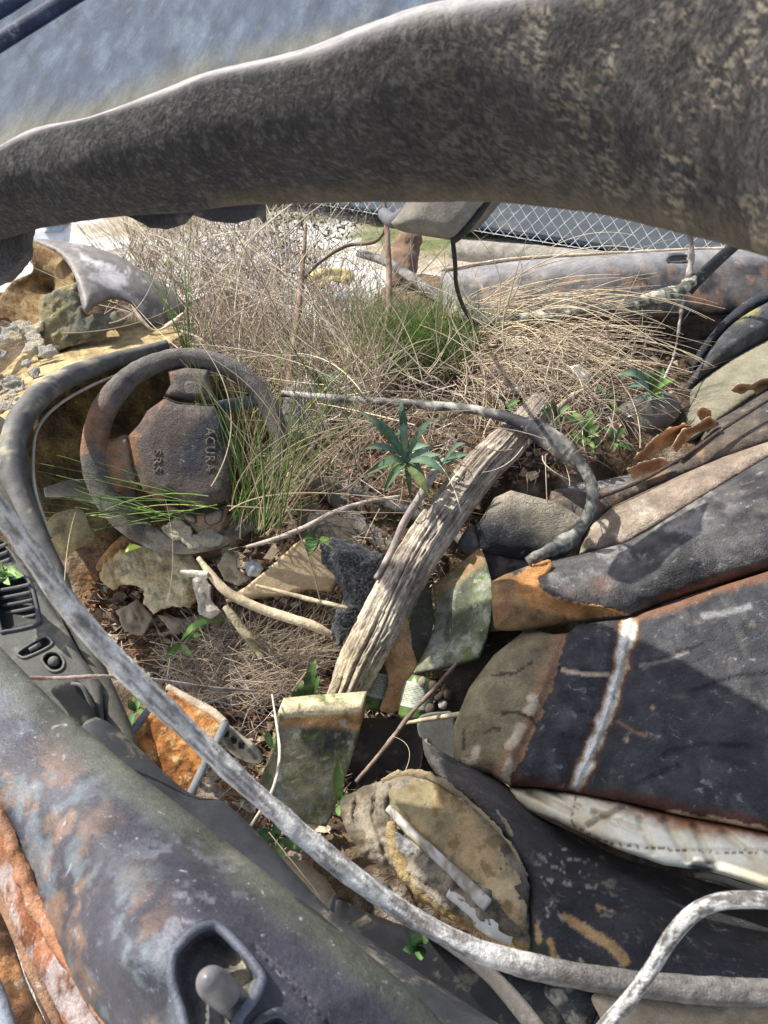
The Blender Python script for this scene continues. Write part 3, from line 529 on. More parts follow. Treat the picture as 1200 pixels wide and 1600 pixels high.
def s1col(px, py, W):
    c = black(px, py, W); n = fbm(W, 60, 4, 6); n2 = fbm(W, 22, 4, 2); d = dline(px, py, seam) + (n-.5)*20
    c = mx(c, (.10,.098,.10), sm(.54,.66,fbm(W*np.array([1,.4,1]), 45, 4, 9))*.6)
    c = mx(c, (.13,.055,.035), sm(22, 11, d)*.9); c = mx(c, (.58,.44,.28), sm(14, 9, d)); c = mx(c, (.85,.84,.78), sm(9, 6, d))
    lo = dline(px, py, lowe) + (n2-.5)*30; c = mx(c, (.11,.045,.03), sm(24, 6, lo)*.95); c = mx(c, (.60,.45,.30), sm(5, 2, lo + (n-.5)*14)*(px > 1040))
    to = dline(px, py, topo[4:]) + (n-.5)*14; c = mx(c, (.24,.12,.07), sm(16, 3, to)*.9)
    w2 = dline(px, py, [(880,1047),(900,1051),(915,1053),(950,1054)]) + (n-.5)*6; c = mx(c, (.62,.48,.34), sm(4.5, 2, w2))
    w3 = dline(px, py, [(965,1127),(990,1143),(1010,1150)]) + (n-.5)*3; c = mx(c, (.25,.15,.10), sm(4, 1, w3)); 
    w4 = dline(px, py, [(1000,1040),(1040,1032),(1075,1018)]) + (n-.5)*3; c = mx(c, (.22,.20,.19), sm(3.5, 1, w4))
    w5 = dline(px, py, [(1100,962),(1135,957),(1170,948)]) + (n-.5)*8; c = mx(c, (.34,.35,.35), sm(8, 2, w5)*.6)
    for q in ((1020,1105,5),(978,1156,5),(988,1195,3)): c = mx(c, (.45,.32,.22), sm(q[2], q[2]-2, np.hypot(px-q[0], py-q[1]) + (n-.5)*8))
    # suede-like bare foam on the left flank
    e = [(887,985),(880,1020),(873,1043),(858,1085),(841,1127),(820,1175),(799,1212),(796,1235),(690,1235),(690,960),(887,960)]
    k = inside(px + (n-.5)*14, py, e); tan = mx((.19,.165,.09),(.30,.26,.16), fbm(W, 25, 4, 1))
    tan = mx(tan, (.36,.21,.12), sm(38, 8, dline(px, py, [(885,1000),(841,1127),(790,1215)])))
    for q in ([(832,1090),(838,1100),(826,1112)],[(814,1135),(806,1158),(796,1165)],[(745,1170),(738,1188),(728,1190)],[(795,1190),(790,1222)]):
        dd = dline(px, py, q) + (n-.5)*10; tan = mx(tan, (.62,.52,.36), sm(9, 5, dd))
    for q in ([(785,1115),(805,1112),(830,1122),(838,1133)],[(758,1145),(770,1138),(780,1140)],[(725,1140),(724,1170)],[(770,1055),(805,1052),(830,1035)]):
        tan = mx(tan, (.06,.045,.03), sm(3.2, 1.2, dline(px, py, q) + (n-.5)*3))
    return np.where(k[:, None], tan, c)
seat = sheet('near_seat', [(817,987),(842,986)] + topo + [(1290,1100)] + lowe + [(766,1210),(733,1203),(710,1192),(708,1136),(733,1075),(771,1024)], S1, MT['leather'], s1col, car, res=3.6, thick=.08, bulge=.03, bw=40, round_=False, dt=s1dt, disp=.0012, ds=70, uneven=.006)
WS = rbf([(796,1228,.905),(900,1240,.862),(1060,1274,.80),(1290,1320,.73),(820,1275,.875),(967,1330,.775),(1200,1395,.69),(1290,1420,.66)])
def wcol(px, py, W):
    n = fbm(W, 60, 4, 6); c = mx((.84,.80,.66),(.66,.59,.42), sm(.4,.66,fbm(W, 18, 4))); e = dline(px, py, lowe)
    c = mx(c, (.32,.13,.06), sm(26, 4, e + (n-.5)*34)*sm(940, 1010, px)*.9); c = mx(c, (.22,.08,.05), sm(7, 2, e + (n-.5)*8)*.9)
    st = [(897,1290),(935,1312),(980,1322),(1080,1330),(1150,1332),(1290,1328)]; ph = np.sin(px*.5)
    c = mx(c, (.20,.16,.10), sm(2.4, 1, dline(px, py, st))*(ph > -.2)); c = mx(c, (.08,.08,.09), sm(16, 8, np.hypot((px-1100)*.6, py-1352) + (n-.5)*16))
    return mx(c, (.22,.16,.12), sm(2, .8, dline(px, py, [(900,1240),(896,1262),(893,1292)]))*(np.sin(py*.5) > -.2))
def wdt(px, py):
    r = 0
    for a, b, s_ in (((830,1238),(890,1268),9),((860,1234),(905,1262),7),((975,1262),(920,1290),8),((1000,1280),(1022,1330),9),((1040,1282),(1075,1340),10),((1085,1290),(1110,1345),9),((930,1270),(1000,1300),9),((1130,1300),(1180,1340),9)):
        r = r + sm(s_, 0, dline(px, py, [a, b]))*.007
    r = r*1.6
    return r + sm(5, 0, dline(px, py, [(897,1290),(935,1312),(980,1322),(1080,1330),(1290,1328)]))*.003
sheet('white_side', lowe + [(794,1234),(805,1255),(827,1268),(870,1282),(897,1296),(967,1328),(1037,1352),(1107,1361),(1150,1374),(1200,1390),(1290,1420)], WS, MT['cream'], wcol, seat, res=3.6, thick=.05, bulge=.022, bw=30, round_=False, dt=wdt)
tube('white_piping', [(1085,1368,.845,3),(1120,1372,.835,3.5),(1160,1385,.82,3.5),(1210,1400,.80,3.5),(1290,1425,.78,3.5)], (.66,.63,.52), MT['cream'], seat, n=30)
# thigh bolster with the orange tear
S2 = rbf([(769,940,1.06),(855,875,1.12),(978,848,1.12),(1123,760,1.12),(1290,670,1.1),(900,975,1.03),(1047,940,1.02),(1200,900,1.0),(1290,870,.98),(1060,860,1.05)])
ed2 = [(817,985),(893,974),(932,968),(985,963),(1047,940),(1123,916),(1200,894),(1290,866)]
tear = [(801,898),(830,884),(856,877),(855,893),(838,905),(846,922),(866,933),(912,944),(960,952),(975,958),(930,970),(886,966),(836,950),(808,928)]
def s2col(px, py, W):
    n = fbm(W, 50, 4, 6); c = mx((.04,.04,.043),(.10,.097,.097), sm(.35,.65,fbm(W, 22, 4))); 
    c = mx(c, (.24,.23,.22), sm(.50,.60,fbm(W, 40, 4, 12))*sm(60, 15, dline(px, py, [(855,875),(978,848),(1066,795),(1123,760)])))
    c = mx(c, (.20,.12,.09), sm(.4,.6,fbm(W, 12, 4, 4))*sm(60, 20, np.hypot(px-925, py-905))*.7)
    c = mx(c, (.17,.085,.055), sm(22, 6, dline(px, py, ed2[4:]) + (n-.5)*14)*.9)
    le = inside(px + (n-.5)*8, py + (n-.5)*8, [(740,880),(801,894),(815,925),(840,948),(890,966),(985,966),(985,990),(740,1000)])
    c = np.where(le[:, None], mx((.34,.22,.10),(.22,.12,.06), sm(.35,.6,fbm(W*np.array([1,1,3]), 25, 4))), c)
    k = inside(px + (n-.5)*6, py + (n-.5)*6, tear); c = np.where(k[:, None], mx((.52,.26,.09),(.40,.19,.07), fbm(W, 30, 3)), c)
    return mx(c, (.42,.36,.22), sm(5, 2, dline(px, py, [(893,976),(932,968),(985,964)])))
def s2dt(px, py): k = inside(px, py, tear); return np.where(k, sm(0, 9, dline(px, py, tear + [tear[0]]))*.009, 0)
sheet('seat_bolster', [(769,908),(790,897),(817,887),(855,874),(909,866),(978,848),(1020,825),(1066,795),(1123,760),(1200,714),(1290,665),(1290,866)] + ed2[::-1][1:] + [(790,986),(773,982),(768,950)], S2, MT['leather'], s2col, seat, res=3.8, thick=.08, bulge=.05, bw=60, round_=False, dt=s2dt, disp=.0015, ds=60, uneven=.01, es=9)
tube('torn_edge', [(832,884,1.065,2),(858,880,1.072,3.5),(853,895,1.06,3.5),(838,905,1.05,3),(848,921,1.035,3),(866,930,1.03,3),(890,938,1.02,3),(915,944,1.01,3),(945,949,1.005,2),(975,958,1.01,1)], lambda s, a, V: mx((.50,.26,.10),(.28,.13,.06), fbm(V, 80, 3)), MT['suede'], seat, n=120, sides=10, lump=.003, ls=150, flat=.7)
# far seat, layers behind
S3 = rbf([(905,864,1.17),(960,790,1.22),(1130,715,1.22),(1290,650,1.2),(978,848,1.16),(1123,760,1.16),(1290,690,1.15)])
fseat = sheet('far_seat', [(905,866),(912,840),(925,818),(960,790),(1050,748),(1130,714),(1200,690),(1290,650),(1290,700),(1200,718),(1123,764),(1066,799),(978,852),(940,862)], S3, MT['leather'], lambda px, py, W: mx(mx((.33,.26,.20),(.24,.19,.15), fbm(W, 20, 4)), (.45,.40,.32), sm(.52,.64,fbm(W, 14, 4, 5))), car, res=4, thick=.08, bulge=.025, bw=30, round_=False, disp=.001, ds=60)
S4 = rbf([(860,790,1.25),(1000,735,1.30),(1200,625,1.30),(1290,580,1.3),(925,820,1.22),(1130,718,1.24),(1290,655,1.22)])
def s4col(px, py, W):
    c = mx((.13,.105,.085),(.06,.058,.058), sm(.4,.6,fbm(W, 14, 4))); c = mx(c, (.34,.34,.35), sm(1010, 940, px)*sm(775, 755, py)*.8); return mx(c, (.30,.20,.12), sm(.52,.62,fbm(W, 26, 4, 8))*.8*(px < 1100))
sheet('dark_cushion', [(858,762),(900,750),(960,745),(992,738),(1030,730),(1060,722),(1085,700),(1110,665),(1150,640),(1200,606),(1290,560),(1290,655),(1200,694),(1130,718),(1050,752),(960,794),(925,824),(885,826),(862,800)], S4, MT['leather'], s4col, fseat, res=4, thick=.08, bulge=.035, bw=34, disp=.0015, ds=60, uneven=.008)
tube('cushion_seam', [(935,778,1.21,3),(1000,752,1.21,3),(1070,712,1.22,3),(1130,670,1.22,3),(1200,625,1.22,3),(1290,570,1.22,3)], (.08,.06,.05), MT['leather'], fseat, n=50)
S5 = rbf([(1050,690,1.38),(1060,640,1.46),(1150,560,1.46),(1290,490,1.45),(1100,665,1.35),(1290,600,1.33),(990,720,1.36)])
sheet('tan_cushion', [(985,716),(1000,692),(1030,672),(1052,660),(1060,630),(1085,600),(1110,582),(1150,556),(1200,528),(1290,485),(1290,600),(1200,612),(1130,655),(1080,690),(1030,712)], S5, MT['suede'], lambda px, py, W: mx((.27,.25,.18),(.15,.145,.11), fbm(W, 18, 4)), fseat, res=4.5, thick=.06, bulge=.03, bw=36, disp=.001)
def flap(pts, nm='torn_edge', par=None, r=4):
    tube(nm, [(x, y, t, q) for x, y, t, q in pts], lambda s, a, V: mx((.56,.33,.17),(.34,.18,.09), fbm(V, 70, 3)), MT['suede'], par or fseat, n=110, sides=10, lump=.006, ls=90, flat=.5)
for pl, t_, up in (([(988,718),(991,714),(1024,683),(1039,672),(1066,662),(1085,663),(1070,680),(1050,695),(1031,706),(1008,719)], 1.285, .03),
   ([(1050,697),(1066,672),(1093,660),(1108,650),(1121,656),(1117,668),(1085,678),(1072,692),(1056,706)], 1.265, .025),
   ([(1087,645),(1092,638),(1100,635),(1113,640),(1113,654),(1096,659)], 1.29, .02),
   ([(979,733),(1001,722),(1031,714),(1049,722),(1038,735),(1008,746),(988,747)], 1.235, .015),
   ([(1142,610),(1150,602),(1162,598),(1174,601),(1189,592),(1240,586),(1240,606),(1200,612),(1185,618),(1173,610),(1158,616)], 1.32, .025)):
    dd0 = np.array(pl)[:len(pl)//2+1]
    sheet('torn_flap', pl, t_, MT['suede'], lambda px, py, W: mx(mx((.62,.36,.19),(.36,.18,.09), sm(.35,.6,fbm(W, 45, 4))), (.56,.38,.22), sm(5, 1, dline(px, py, pl + [pl[0]]))), fseat, res=2.6, thick=.003, round_=False, rag=4, uneven=.022, es=22, dt=lambda px, py: -up*sm(14, 0, dline(px, py, [tuple(q) for q in dd0])), disp=.002, ds=90)
sheet('headrest', [(1060,628),(1072,600),(1090,575),(1118,535),(1150,502),(1200,472),(1290,430),(1290,492),(1200,532),(1150,560),(1108,585),(1085,604)], 1.47, MT['leather'], lambda px, py, W: mx(mx((.05,.055,.065),(.09,.09,.095), fbm(W, 12, 4)), (.33,.31,.13), sm(.5,.6,fbm(W, 22, 4))*sm(22, 6, np.hypot((px-1160)*.6, py-487))), fseat, res=5, thick=.06, bulge=.03, bw=36)
sheet('seat_edge', [(1040,640),(1062,606),(1078,570),(1100,535),(1130,500),(1165,470),(1210,445),(1290,405),(1290,440),(1200,476),(1150,506),(1118,540),(1090,580),(1072,605),(1062,640)], 1.52, MT['leather'], (.035,.04,.05), fseat, res=5, thick=.06, bulge=.02, bw=16)
# console cushion
cons = sheet('console_cushion', [(742,828),(772,778),(798,766),(870,785),(914,812),(906,850),(870,880),(800,873),(752,862)], 1.19, MT['leather'], lambda px, py, W: mx(mx((.38,.33,.25),(.27,.24,.19), fbm(W, 24, 4)), (.03,.032,.04), sm(60, 10, dline(px, py, [(745,830),(800,850),(850,880)]) + (fbm(W, 30, 3)-.5)*40)), car, res=4.5, thick=.06, bulge=.02, bw=30, uneven=.003, es=12, round_=False)
sheet('console_side', [(740,820),(760,850),(800,868),(850,878),(835,888),(800,892),(770,905),(735,870),(715,850)], 1.20, MT['plastic'], lambda px, py, W: mx((.06,.06,.07),(.16,.15,.13), sm(.5,.62,fbm(W, 26, 4))), cons, res=5, thick=.05, bulge=.01)
sheet('rear_cushion', [(925,690),(940,655),(975,630),(1010,612),(1050,615),(1062,640),(1050,662),(1000,690),(985,716),(940,740)], 1.37, MT['suede'], lambda px, py, W: mx((.22,.21,.19),(.13,.12,.11), fbm(W, 14, 4)), fseat, res=5, thick=.05, bulge=.02, bw=24, uneven=.012)
# lower bolster with bare foam
S8 = rbf([(660,1158,.93),(740,1210,.90),(900,1300,.90),(1100,1375,.85),(1290,1430,.80),(680,1225,.86),(790,1340,.76),(826,1430,.71),(826,1500,.70),(1000,1540,.67),(1290,1560,.62),(1000,1440,.70)])
def s8col(px, py, W):
    n = fbm(W, 45, 4, 6); c = mx((.02,.022,.03),(.055,.052,.052), fbm(W, 26, 4)); c = mx(c, (.10,.088,.08), sm(900, 760, px)*.8)
    c = mx(c, (.42,.36,.28), sm(.62,.66,fbm(W, 95, 3, 2))*sm(1000, 880, px)*sm(820, 860, px)*(py > 1320))
    for q, w_ in (([(895,1440),(925,1462),(955,1475),(975,1500)], 9),([(895,1438),(880,1432)], 5),([(838,1445),(842,1470)], 4),([(860,1470),(866,1495)], 7),([(930,1415),(960,1425)], 3)):
        d = dline(px, py, q) + (n-.5)*12; c = mx(c, (.42,.27,.12), sm(w_, w_*.5, d))
    return c
bol = sheet('lower_bolster', [(660,1152),(668,1158),(688,1172),(715,1188),(745,1200),(790,1225),(830,1268),(897,1302),(967,1338),(1040,1360),(1100,1376),(1200,1402),(1290,1428),(1290,1560),(1200,1560),(1100,1552),(1000,1542),(900,1522),(828,1500),(826,1430),(822,1368),(792,1312),(740,1260),(700,1228),(680,1208),(664,1180)], S8, MT['leather'], s8col, seat, res=4, thick=.10, bulge=.035, bw=50, disp=.001, ds=60)
FS = rbf([(532,1260,.84),(636,1208,.84),(740,1260,.80),(822,1368,.73),(826,1481,.69),(705,1437,.72),(575,1342,.78)])
ffm = sheet('torn_foam', [(532,1262),(545,1240),(597,1219),(636,1207),(683,1219),(740,1259),(792,1311),(822,1367),(828,1420),(828,1482),(800,1474),(770,1463),(705,1438),(657,1404),(623,1365),(575,1342),(548,1310)], FS, MT['foam'],
   lambda px, py, W: mx(mx((.30,.26,.20),(.13,.11,.08), sm(.42,.6,fbm(W, 34, 4))), (.36,.25,.10), sm(14, 2, dline(px, py, [(620,1370),(657,1404),(705,1438),(770,1463),(826,1480)])+(fbm(W,60,3)-.5)*16)), seat, res=3.5, thick=.06, bulge=.02, bw=25, rag=5, disp=.011, ds=40, dt=lambda px, py: sum(sm(6, 0, dline(px, py, q))*.006 - sm(12, 5, dline(px+9, py, q))*.002 for q in ([(560,1232),(552,1275),(578,1335)],[(590,1224),(582,1272),(606,1350)],[(612,1225),(606,1262),(618,1300)],[(640,1370),(700,1400),(760,1450)])))
sheet('foam_face', [(603,1240),(620,1225),(650,1216),(683,1224),(738,1264),(786,1314),(815,1368),(824,1425),(822,1462),(800,1448),(765,1408),(722,1372),(683,1338),(645,1302),(618,1274)], rbf([(603,1240,.815),(683,1224,.815),(786,1314,.75),(822,1460,.685),(683,1338,.755),(765,1408,.71)]), MT['suede'],
   lambda px, py, W: mx(mx(mx((.36,.26,.14),(.22,.19,.11), sm(.4,.6,fbm(W, 14, 3))), (.46,.37,.22), sm(.45,.65,fbm(W, 30, 4, 4))*sm(1300, 1440, py)), (.16,.11,.05), sm(.54,.64,fbm(W, 70, 4, 9))*.8), seat, res=3.5, thick=.012, bulge=.012, bw=22, disp=.002, ds=90, rag=2.5, round_=False)
tube('plastic_strip', [(606,1262,.79,4),(640,1298,.77,5.5),(690,1345,.735,5.5),(735,1388,.71,6.5),(762,1415,.695,7)], lambda s, a, V: mx((.46,.45,.42),(.22,.19,.15), sm(.45,.62,fbm(V, 60, 4))), MT['cream'], seat, n=40, flat=.5, sides=12)
tube('plastic_strip', [(700,1395,.72,5),(735,1425,.705,8),(770,1452,.69,8),(800,1468,.685,4)], (.50,.49,.46), MT['cream'], seat, n=30, flat=.5)
sheet('foam_cavity', [(618,1300),(640,1315),(670,1345),(690,1365),(688,1380),(665,1385),(640,1362),(622,1330)], .755, MT['foam'], lambda px, py, W: mx((.34,.32,.29),(.62,.60,.56), sm(.45,.6,fbm(W, 60, 4))), seat, res=4, thick=.01, disp=.006, ds=70)
tube('foam_roll', [(612,1285,.775,5),(612,1305,.768,7),(622,1340,.758,8),(640,1370,.748,8),(665,1388,.74,9),(685,1382,.738,7),(700,1365,.738,5)], lambda s, a, V: mx((.46,.33,.14),(.34,.26,.16), fbm(V, 60, 3)), MT['foam'], seat, n=80, lump=.004, ls=70)
tube('torn_edge', [(665,1155,.925,3),(672,1180,.91,4),(690,1200,.89,4),(715,1215,.87,4),(745,1240,.85,3),(790,1290,.80,2.5),(818,1350,.76,2)], lambda s, a, V: mx((.32,.27,.2),(.2,.16,.12), fbm(V, 60, 3)), MT['suede'], seat, n=90, lump=.006, ls=110, flat=.5)
tube('torn_edge', [(597,1222,.83,3),(620,1213,.83,5),(650,1209,.825,4),(690,1222,.81,4),(742,1262,.79,3),(790,1312,.755,2.5),(822,1370,.725,2)], lambda s, a, V: mx((.36,.29,.18),(.22,.17,.1), fbm(V, 60, 3)), MT['suede'], seat, n=90, lump=.004, ls=110, flat=.5)
# seat base under the bolster
sheet('seat_base', [(520,1400),(560,1420),(640,1450),(760,1500),(900,1530),(1000,1550),(1060,1640),(700,1640),(600,1560),(500,1470)], .88, MT['plastic'], lambda px, py, W: mx((.012,.015,.022),(.03,.026,.024), fbm(W, 14, 4)), seat, res=8, thick=.05, bulge=.02)
tube('seat_rail', [(640,1430,.80,8),(740,1500,.74,9),(800,1560,.69,9),(870,1650,.64,9)], (.075,.07,.065), MT['plastic'], seat, n=40, flat=.5)
sheet('tan_fabric', [(925,1555),(980,1545),(1060,1556),(1290,1566),(1290,1650),(930,1650),(940,1600)], .70, MT['suede'], lambda px, py, W: mx((.42,.35,.27),(.30,.24,.17), sm(.4,.6,fbm(W, 20, 4))), seat, res=5, thick=.05, bulge=.02, bw=30, uneven=.006, es=14)
sheet('torn_trim', [(870,1532),(920,1545),(940,1570),(925,1610),(960,1650),(900,1650),(880,1590),(850,1550)], .72, MT['leather'], lambda px, py, W: mx((.06,.065,.08),(.38,.36,.3), sm(.52,.6,fbm(W, 60, 4))), seat, res=5, thick=.02, bulge=.01)
sheet('carpet_scrap', [(435,1345),(460,1340),(500,1365),(528,1400),(530,1425),(515,1440),(480,1415),(450,1380)], 1.0, MT['suede'], (.40,.32,.22), car, res=5, thick=.02, bulge=.015, rag=2)
# console frame strips between the wheel and the log
tube('console_frame', [(470,735,1.42,10),(510,765,1.39,14),(560,815,1.35,16),(620,865,1.31,16),(650,900,1.28,14)], lambda s, a, V: mx((.09,.085,.075),(.18,.165,.14), fbm(V, 18, 4)), MT['plastic'], car, n=60, flat=.5)
tube('console_frame', [(500,745,1.36,6),(560,770,1.33,8),(640,800,1.29,10),(720,842,1.26,12),(780,880,1.22,10)], lambda s, a, V: mx((.06,.06,.06),(.2,.18,.15), sm(.5,.6,fbm(V, 24, 4))), MT['plastic'], car, n=60, flat=.6)
sheet('console_body', [(470,790),(520,800),(600,850),(650,905),(630,960),(560,950),(510,900),(470,850)], 1.36, MT['plastic'], lambda px, py, W: mx((.09,.085,.07),(.15,.13,.10), fbm(W, 16, 4)), car, res=6, thick=.05, bulge=.02)
sheet('footwell_panel', [(470,590),(560,590),(620,620),(600,660),(520,700),(450,690),(440,640)], 1.5, MT['plastic'], lambda px, py, W: mx((.12,.14,.14),(.22,.22,.2), sm(.4,.6,fbm(W, 16, 4))), car, res=6, thick=.03, bulge=.015)
# seat belt web
tube('seat_belt', [(1190,350,1.38,9),(1150,382,1.40,10),(1120,408,1.43,11),(1092,435,1.47,12),(1075,455,1.49,11)], lambda s, a, V: mx((.02,.02,.025),(.06,.065,.07), fbm(V, 30, 3)), MT['rubber'], car, n=40, flat=.35)

# ------------------------------------------------------------------ loose things
def thing(o, label, cat, group=None): o.parent = None; return tag(o, label, cat, group)
# log
def logc(s, a, V):
    c = mx((.60,.53,.42),(.36,.31,.25), sm(.42,.62,fbm(V, 26, 4))); c = mx(c, (.30,.25,.21), sm(.6, .95, s)*.7); return mx(c, (.60,.51,.34), sm(.25, .03, s)*.7)
p = smooth_path([(538,1085,1.135,27),(560,1040,1.14,34),(590,985,1.15,37),(622,925,1.165,38),(655,865,1.18,37),(700,800,1.205,36),(750,735,1.235,34),(790,695,1.26,33),(820,665,1.285,31),(850,630,1.31,25)], 220)
lW = P(p[:, 0], p[:, 1], p[:, 2]); V, F, C = tubeW('', lW, p[:, 3]*.00088, logc, None, sides=140, ridge=.0, rn=9, ret=True)
# long grain: relief that runs along the stem
sN = np.repeat(np.arange(220)/219, 140); aN = np.tile(np.arange(140)/140*2*np.pi, 220); ctr = np.repeat(lW, 140, 0)
tw = aN + sN*1.1
q = np.stack([np.cos(tw)*5, np.sin(tw)*5, sN*1.8], -1); q2 = np.stack([np.cos(tw)*22, np.sin(tw)*22, sN*6], -1); g = fbm(q, 1, 2); g2 = fbm(q2, 1, 0, 4)
kk = 1 + (g-.5)*.45 - sm(.55, .75, g2)*.10 + (fbm(ctr + (V-ctr)*2, 60, 3)-.5)*.08
V = ctr + (V - ctr)*kk[:, None]
tail = np.repeat((1-sN)[:, None], 1, 1); dirn = lW[0] - lW[6]; dirn /= np.linalg.norm(dirn)
V = V + dirn * (sm(.06, 0, sN) * (fbm(np.stack([np.cos(aN)*4, np.sin(aN)*4, aN*0], -1), 1, 4, 2) - .4) * .16)[:, None]
C = mx(C, (.14,.10,.075), sm(.56,.78,g2)*.75); q3 = np.stack([np.cos(tw)*26, np.sin(tw)*26, sN*5], -1); C = mx(C, (.16,.12,.09), sm(.54,.66,fbm(q3, 1, 2, 9))*.6)
thing(mesh('log', V, F, C, MT['wood']), 'thick weathered grey brown log with cracked bark leaning across the middle of the cabin', 'log')

# vines in the foreground
def vinec(s, a, V):
    q = np.stack([np.cos(a)*3.2, np.sin(a)*3.2, s*55], -1); q2 = np.stack([np.cos(a)*1.5, np.sin(a)*1.5, s*34], -1)
    c = mx((.64,.62,.59),(.28,.26,.24), sm(.42,.62,fbm(q, 1, 4))); c = mx(c, (.78,.76,.72), sm(.52,.64,fbm(q2, 1, 4, 5))*.8); return mx(c, (.12,.11,.10), sm(.64,.74,s)*.88)  # final mix darkens the right end: shade painted into the bark
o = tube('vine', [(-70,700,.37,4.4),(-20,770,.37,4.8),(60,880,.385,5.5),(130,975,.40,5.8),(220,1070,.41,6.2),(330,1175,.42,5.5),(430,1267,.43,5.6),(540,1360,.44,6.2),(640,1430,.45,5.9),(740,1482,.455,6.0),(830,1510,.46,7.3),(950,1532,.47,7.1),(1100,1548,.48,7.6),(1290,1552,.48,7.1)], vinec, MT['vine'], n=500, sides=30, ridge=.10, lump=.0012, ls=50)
thing(o, 'long grey woody vine sweeping diagonally across the whole foreground', 'vine')
o = tube('vine', [(890,1680,.42,4.0),(940,1612,.41,4.0),(985,1560,.405,4.0),(1020,1510,.40,3.7),(1050,1462,.395,4.0),(1085,1426,.39,4.0),(1130,1408,.385,4.0),(1200,1406,.38,4.0),(1290,1412,.38,4.0)], lambda s, a, V: mx((.46,.46,.45),(.14,.13,.125), sm(.46,.62,fbm(np.stack([np.cos(a)*2.2, np.sin(a)*2.2, s*26], -1), 1, 4))), MT['vine'], n=240, sides=24, ridge=.12)
thing(o, 'short silvery stem arching over the dark bolster in the bottom right corner', 'vine')
# hose
def hosec(s, a, V):
    c = mx((.36,.34,.31),(.09,.085,.08), sm(.45,.58,fbm(V, 60, 4))); c = mx(c, (.025,.025,.03), sm(.50,.54,s)*sm(.66,.62,s)); return mx(c, mx((.05,.055,.05),(.22,.21,.18), sm(.5,.62,fbm(V, 80, 3, 4))), sm(.64,.70,s)*.85)
o = tube('hose', [(440,615,1.40,6),(480,619,1.38,6.5),(520,622,1.36,7),(600,628,1.33,7),(680,634,1.30,8),(740,640,1.27,8),(790,652,1.24,9),(822,664,1.22,12),(835,670,1.21,17),(865,690,1.19,18),(888,708,1.18,16),(900,718,1.17,10),(918,742,1.16,9),(926,770,1.15,9),(921,800,1.14,9),(905,828,1.13,9.5),(893,842,1.125,13),(878,850,1.12,13.5),(868,856,1.115,9),(862,859,1.11,11),(850,864,1.105,8),(838,870,1.10,9),(824,878,1.10,7)], hosec, MT['rubber'], n=240, sides=16, lump=.0012, ls=90)
thing(o, 'grey perished rubber hose with a black boot curving over the log', 'hose')
o = tube('lichen_branch', [(1090,432,1.49,8),(1065,452,1.45,12),(1030,464,1.45,13),(985,478,1.45,13),(940,488,1.45,13),(890,492,1.45,12),(830,497,1.46,11),(770,503,1.48,10),(720,498,1.52,10)], lambda s, a, V: mx(mx((.07,.07,.06),(.14,.14,.12), fbm(V, 30, 4)), (.5,.5,.42), sm(.54,.64,fbm(V, 60, 4, 3))), MT['wood'], n=120, sides=14, lump=.006, ls=60)
thing(o, 'dark lichen spotted branch lying below the far door sill', 'branch')
o = tube('wooden_bar', [(560,395,2.2,12),(610,412,2.1,14),(660,446,1.95,14),(700,476,1.85,14),(745,505,1.75,12)], lambda s, a, V: mx((.22,.21,.20),(.08,.08,.08), sm(.4,.6,fbm(V, 20, 4))), MT['wood'], n=50, ridge=.15, flat=.6)
thing(o, 'pale grey slanting bar behind the green grass clump', 'bar')
def stick(pts, label, cols=((.46,.38,.29),(.30,.23,.17)), group=None, name='stick', lump=.0012, n=60, m='wood'):
    o = tube(name, pts, lambda s, a, V: mx(cols[0], cols[1], sm(.35,.65,fbm(V, 40, 4))), MT[m], n=n, sides=8, lump=lump, ls=60); return thing(o, label, 'stick' if name != 'stem' else 'stem', group)
BR = ((.36,.26,.20),(.22,.15,.11)); PL = ((.62,.52,.36),(.44,.36,.25))
stick([(598,300,1.55,4),(604,350,1.54,5.5),(608,430,1.53,6),(606,500,1.51,6),(592,560,1.49,6),(580,612,1.47,5),(560,660,1.45,5),(535,720,1.42,6),(525,735,1.42,5)], 'tall brown woody stem rising through the green grass clump', BR, name='stem')
stick([(478,350,1.62,3),(474,400,1.6,5.5),(468,470,1.58,6.5),(460,530,1.55,7),(452,590,1.52,6),(447,650,1.5,5)], 'brown woody stem standing just right of the steering wheel', BR, name='stem')
stick([(612,330,1.56,3),(590,375,1.57,4),(540,385,1.6,4),(500,410,1.62,3.5),(470,440,1.62,3)], 'thin dark twig forking from the tall brown stem', ((.2,.15,.12),(.12,.09,.07)), name='twig')
stick([(588,905,1.16,5),(612,862,1.17,6),(632,815,1.18,6),(660,770,1.19,7),(680,735,1.2,6),(695,718,1.21,4)], 'grey stick lying along the left side of the log', ((.42,.38,.34),(.26,.22,.2)))
stick([(385,855,1.28,3),(430,842,1.27,4),(480,822,1.26,4.5),(520,802,1.25,4.5),(570,785,1.25,4),(625,776,1.25,3)], 'thin pale branch reaching right from the bottom of the steering wheel', ((.5,.44,.38),(.34,.28,.24)))
stick([(310,872,1.27,4),(330,898,1.25,7),(355,925,1.24,8),(400,948,1.23,8),(450,965,1.22,8),(490,978,1.21,8),(518,992,1.21,5)], 'thick bleached stick lying in front of the tan panel', PL)
stick([(282,893,1.24,3),(300,896,1.24,6),(325,898,1.24,6)], 'short whitish stub of wood under the steering wheel', ((.72,.68,.58),(.6,.54,.42)))
stick([(352,948,1.3,6),(372,975,1.29,8),(395,1005,1.28,7),(410,1030,1.27,5)], 'greenish bark strip leaning on the straw pile', ((.48,.42,.28),(.3,.26,.16)))
stick([(400,915,1.25,3),(440,925,1.24,3.5),(490,938,1.23,4),(545,950,1.21,3)], 'slender tan stick crossing the black cloth', PL)
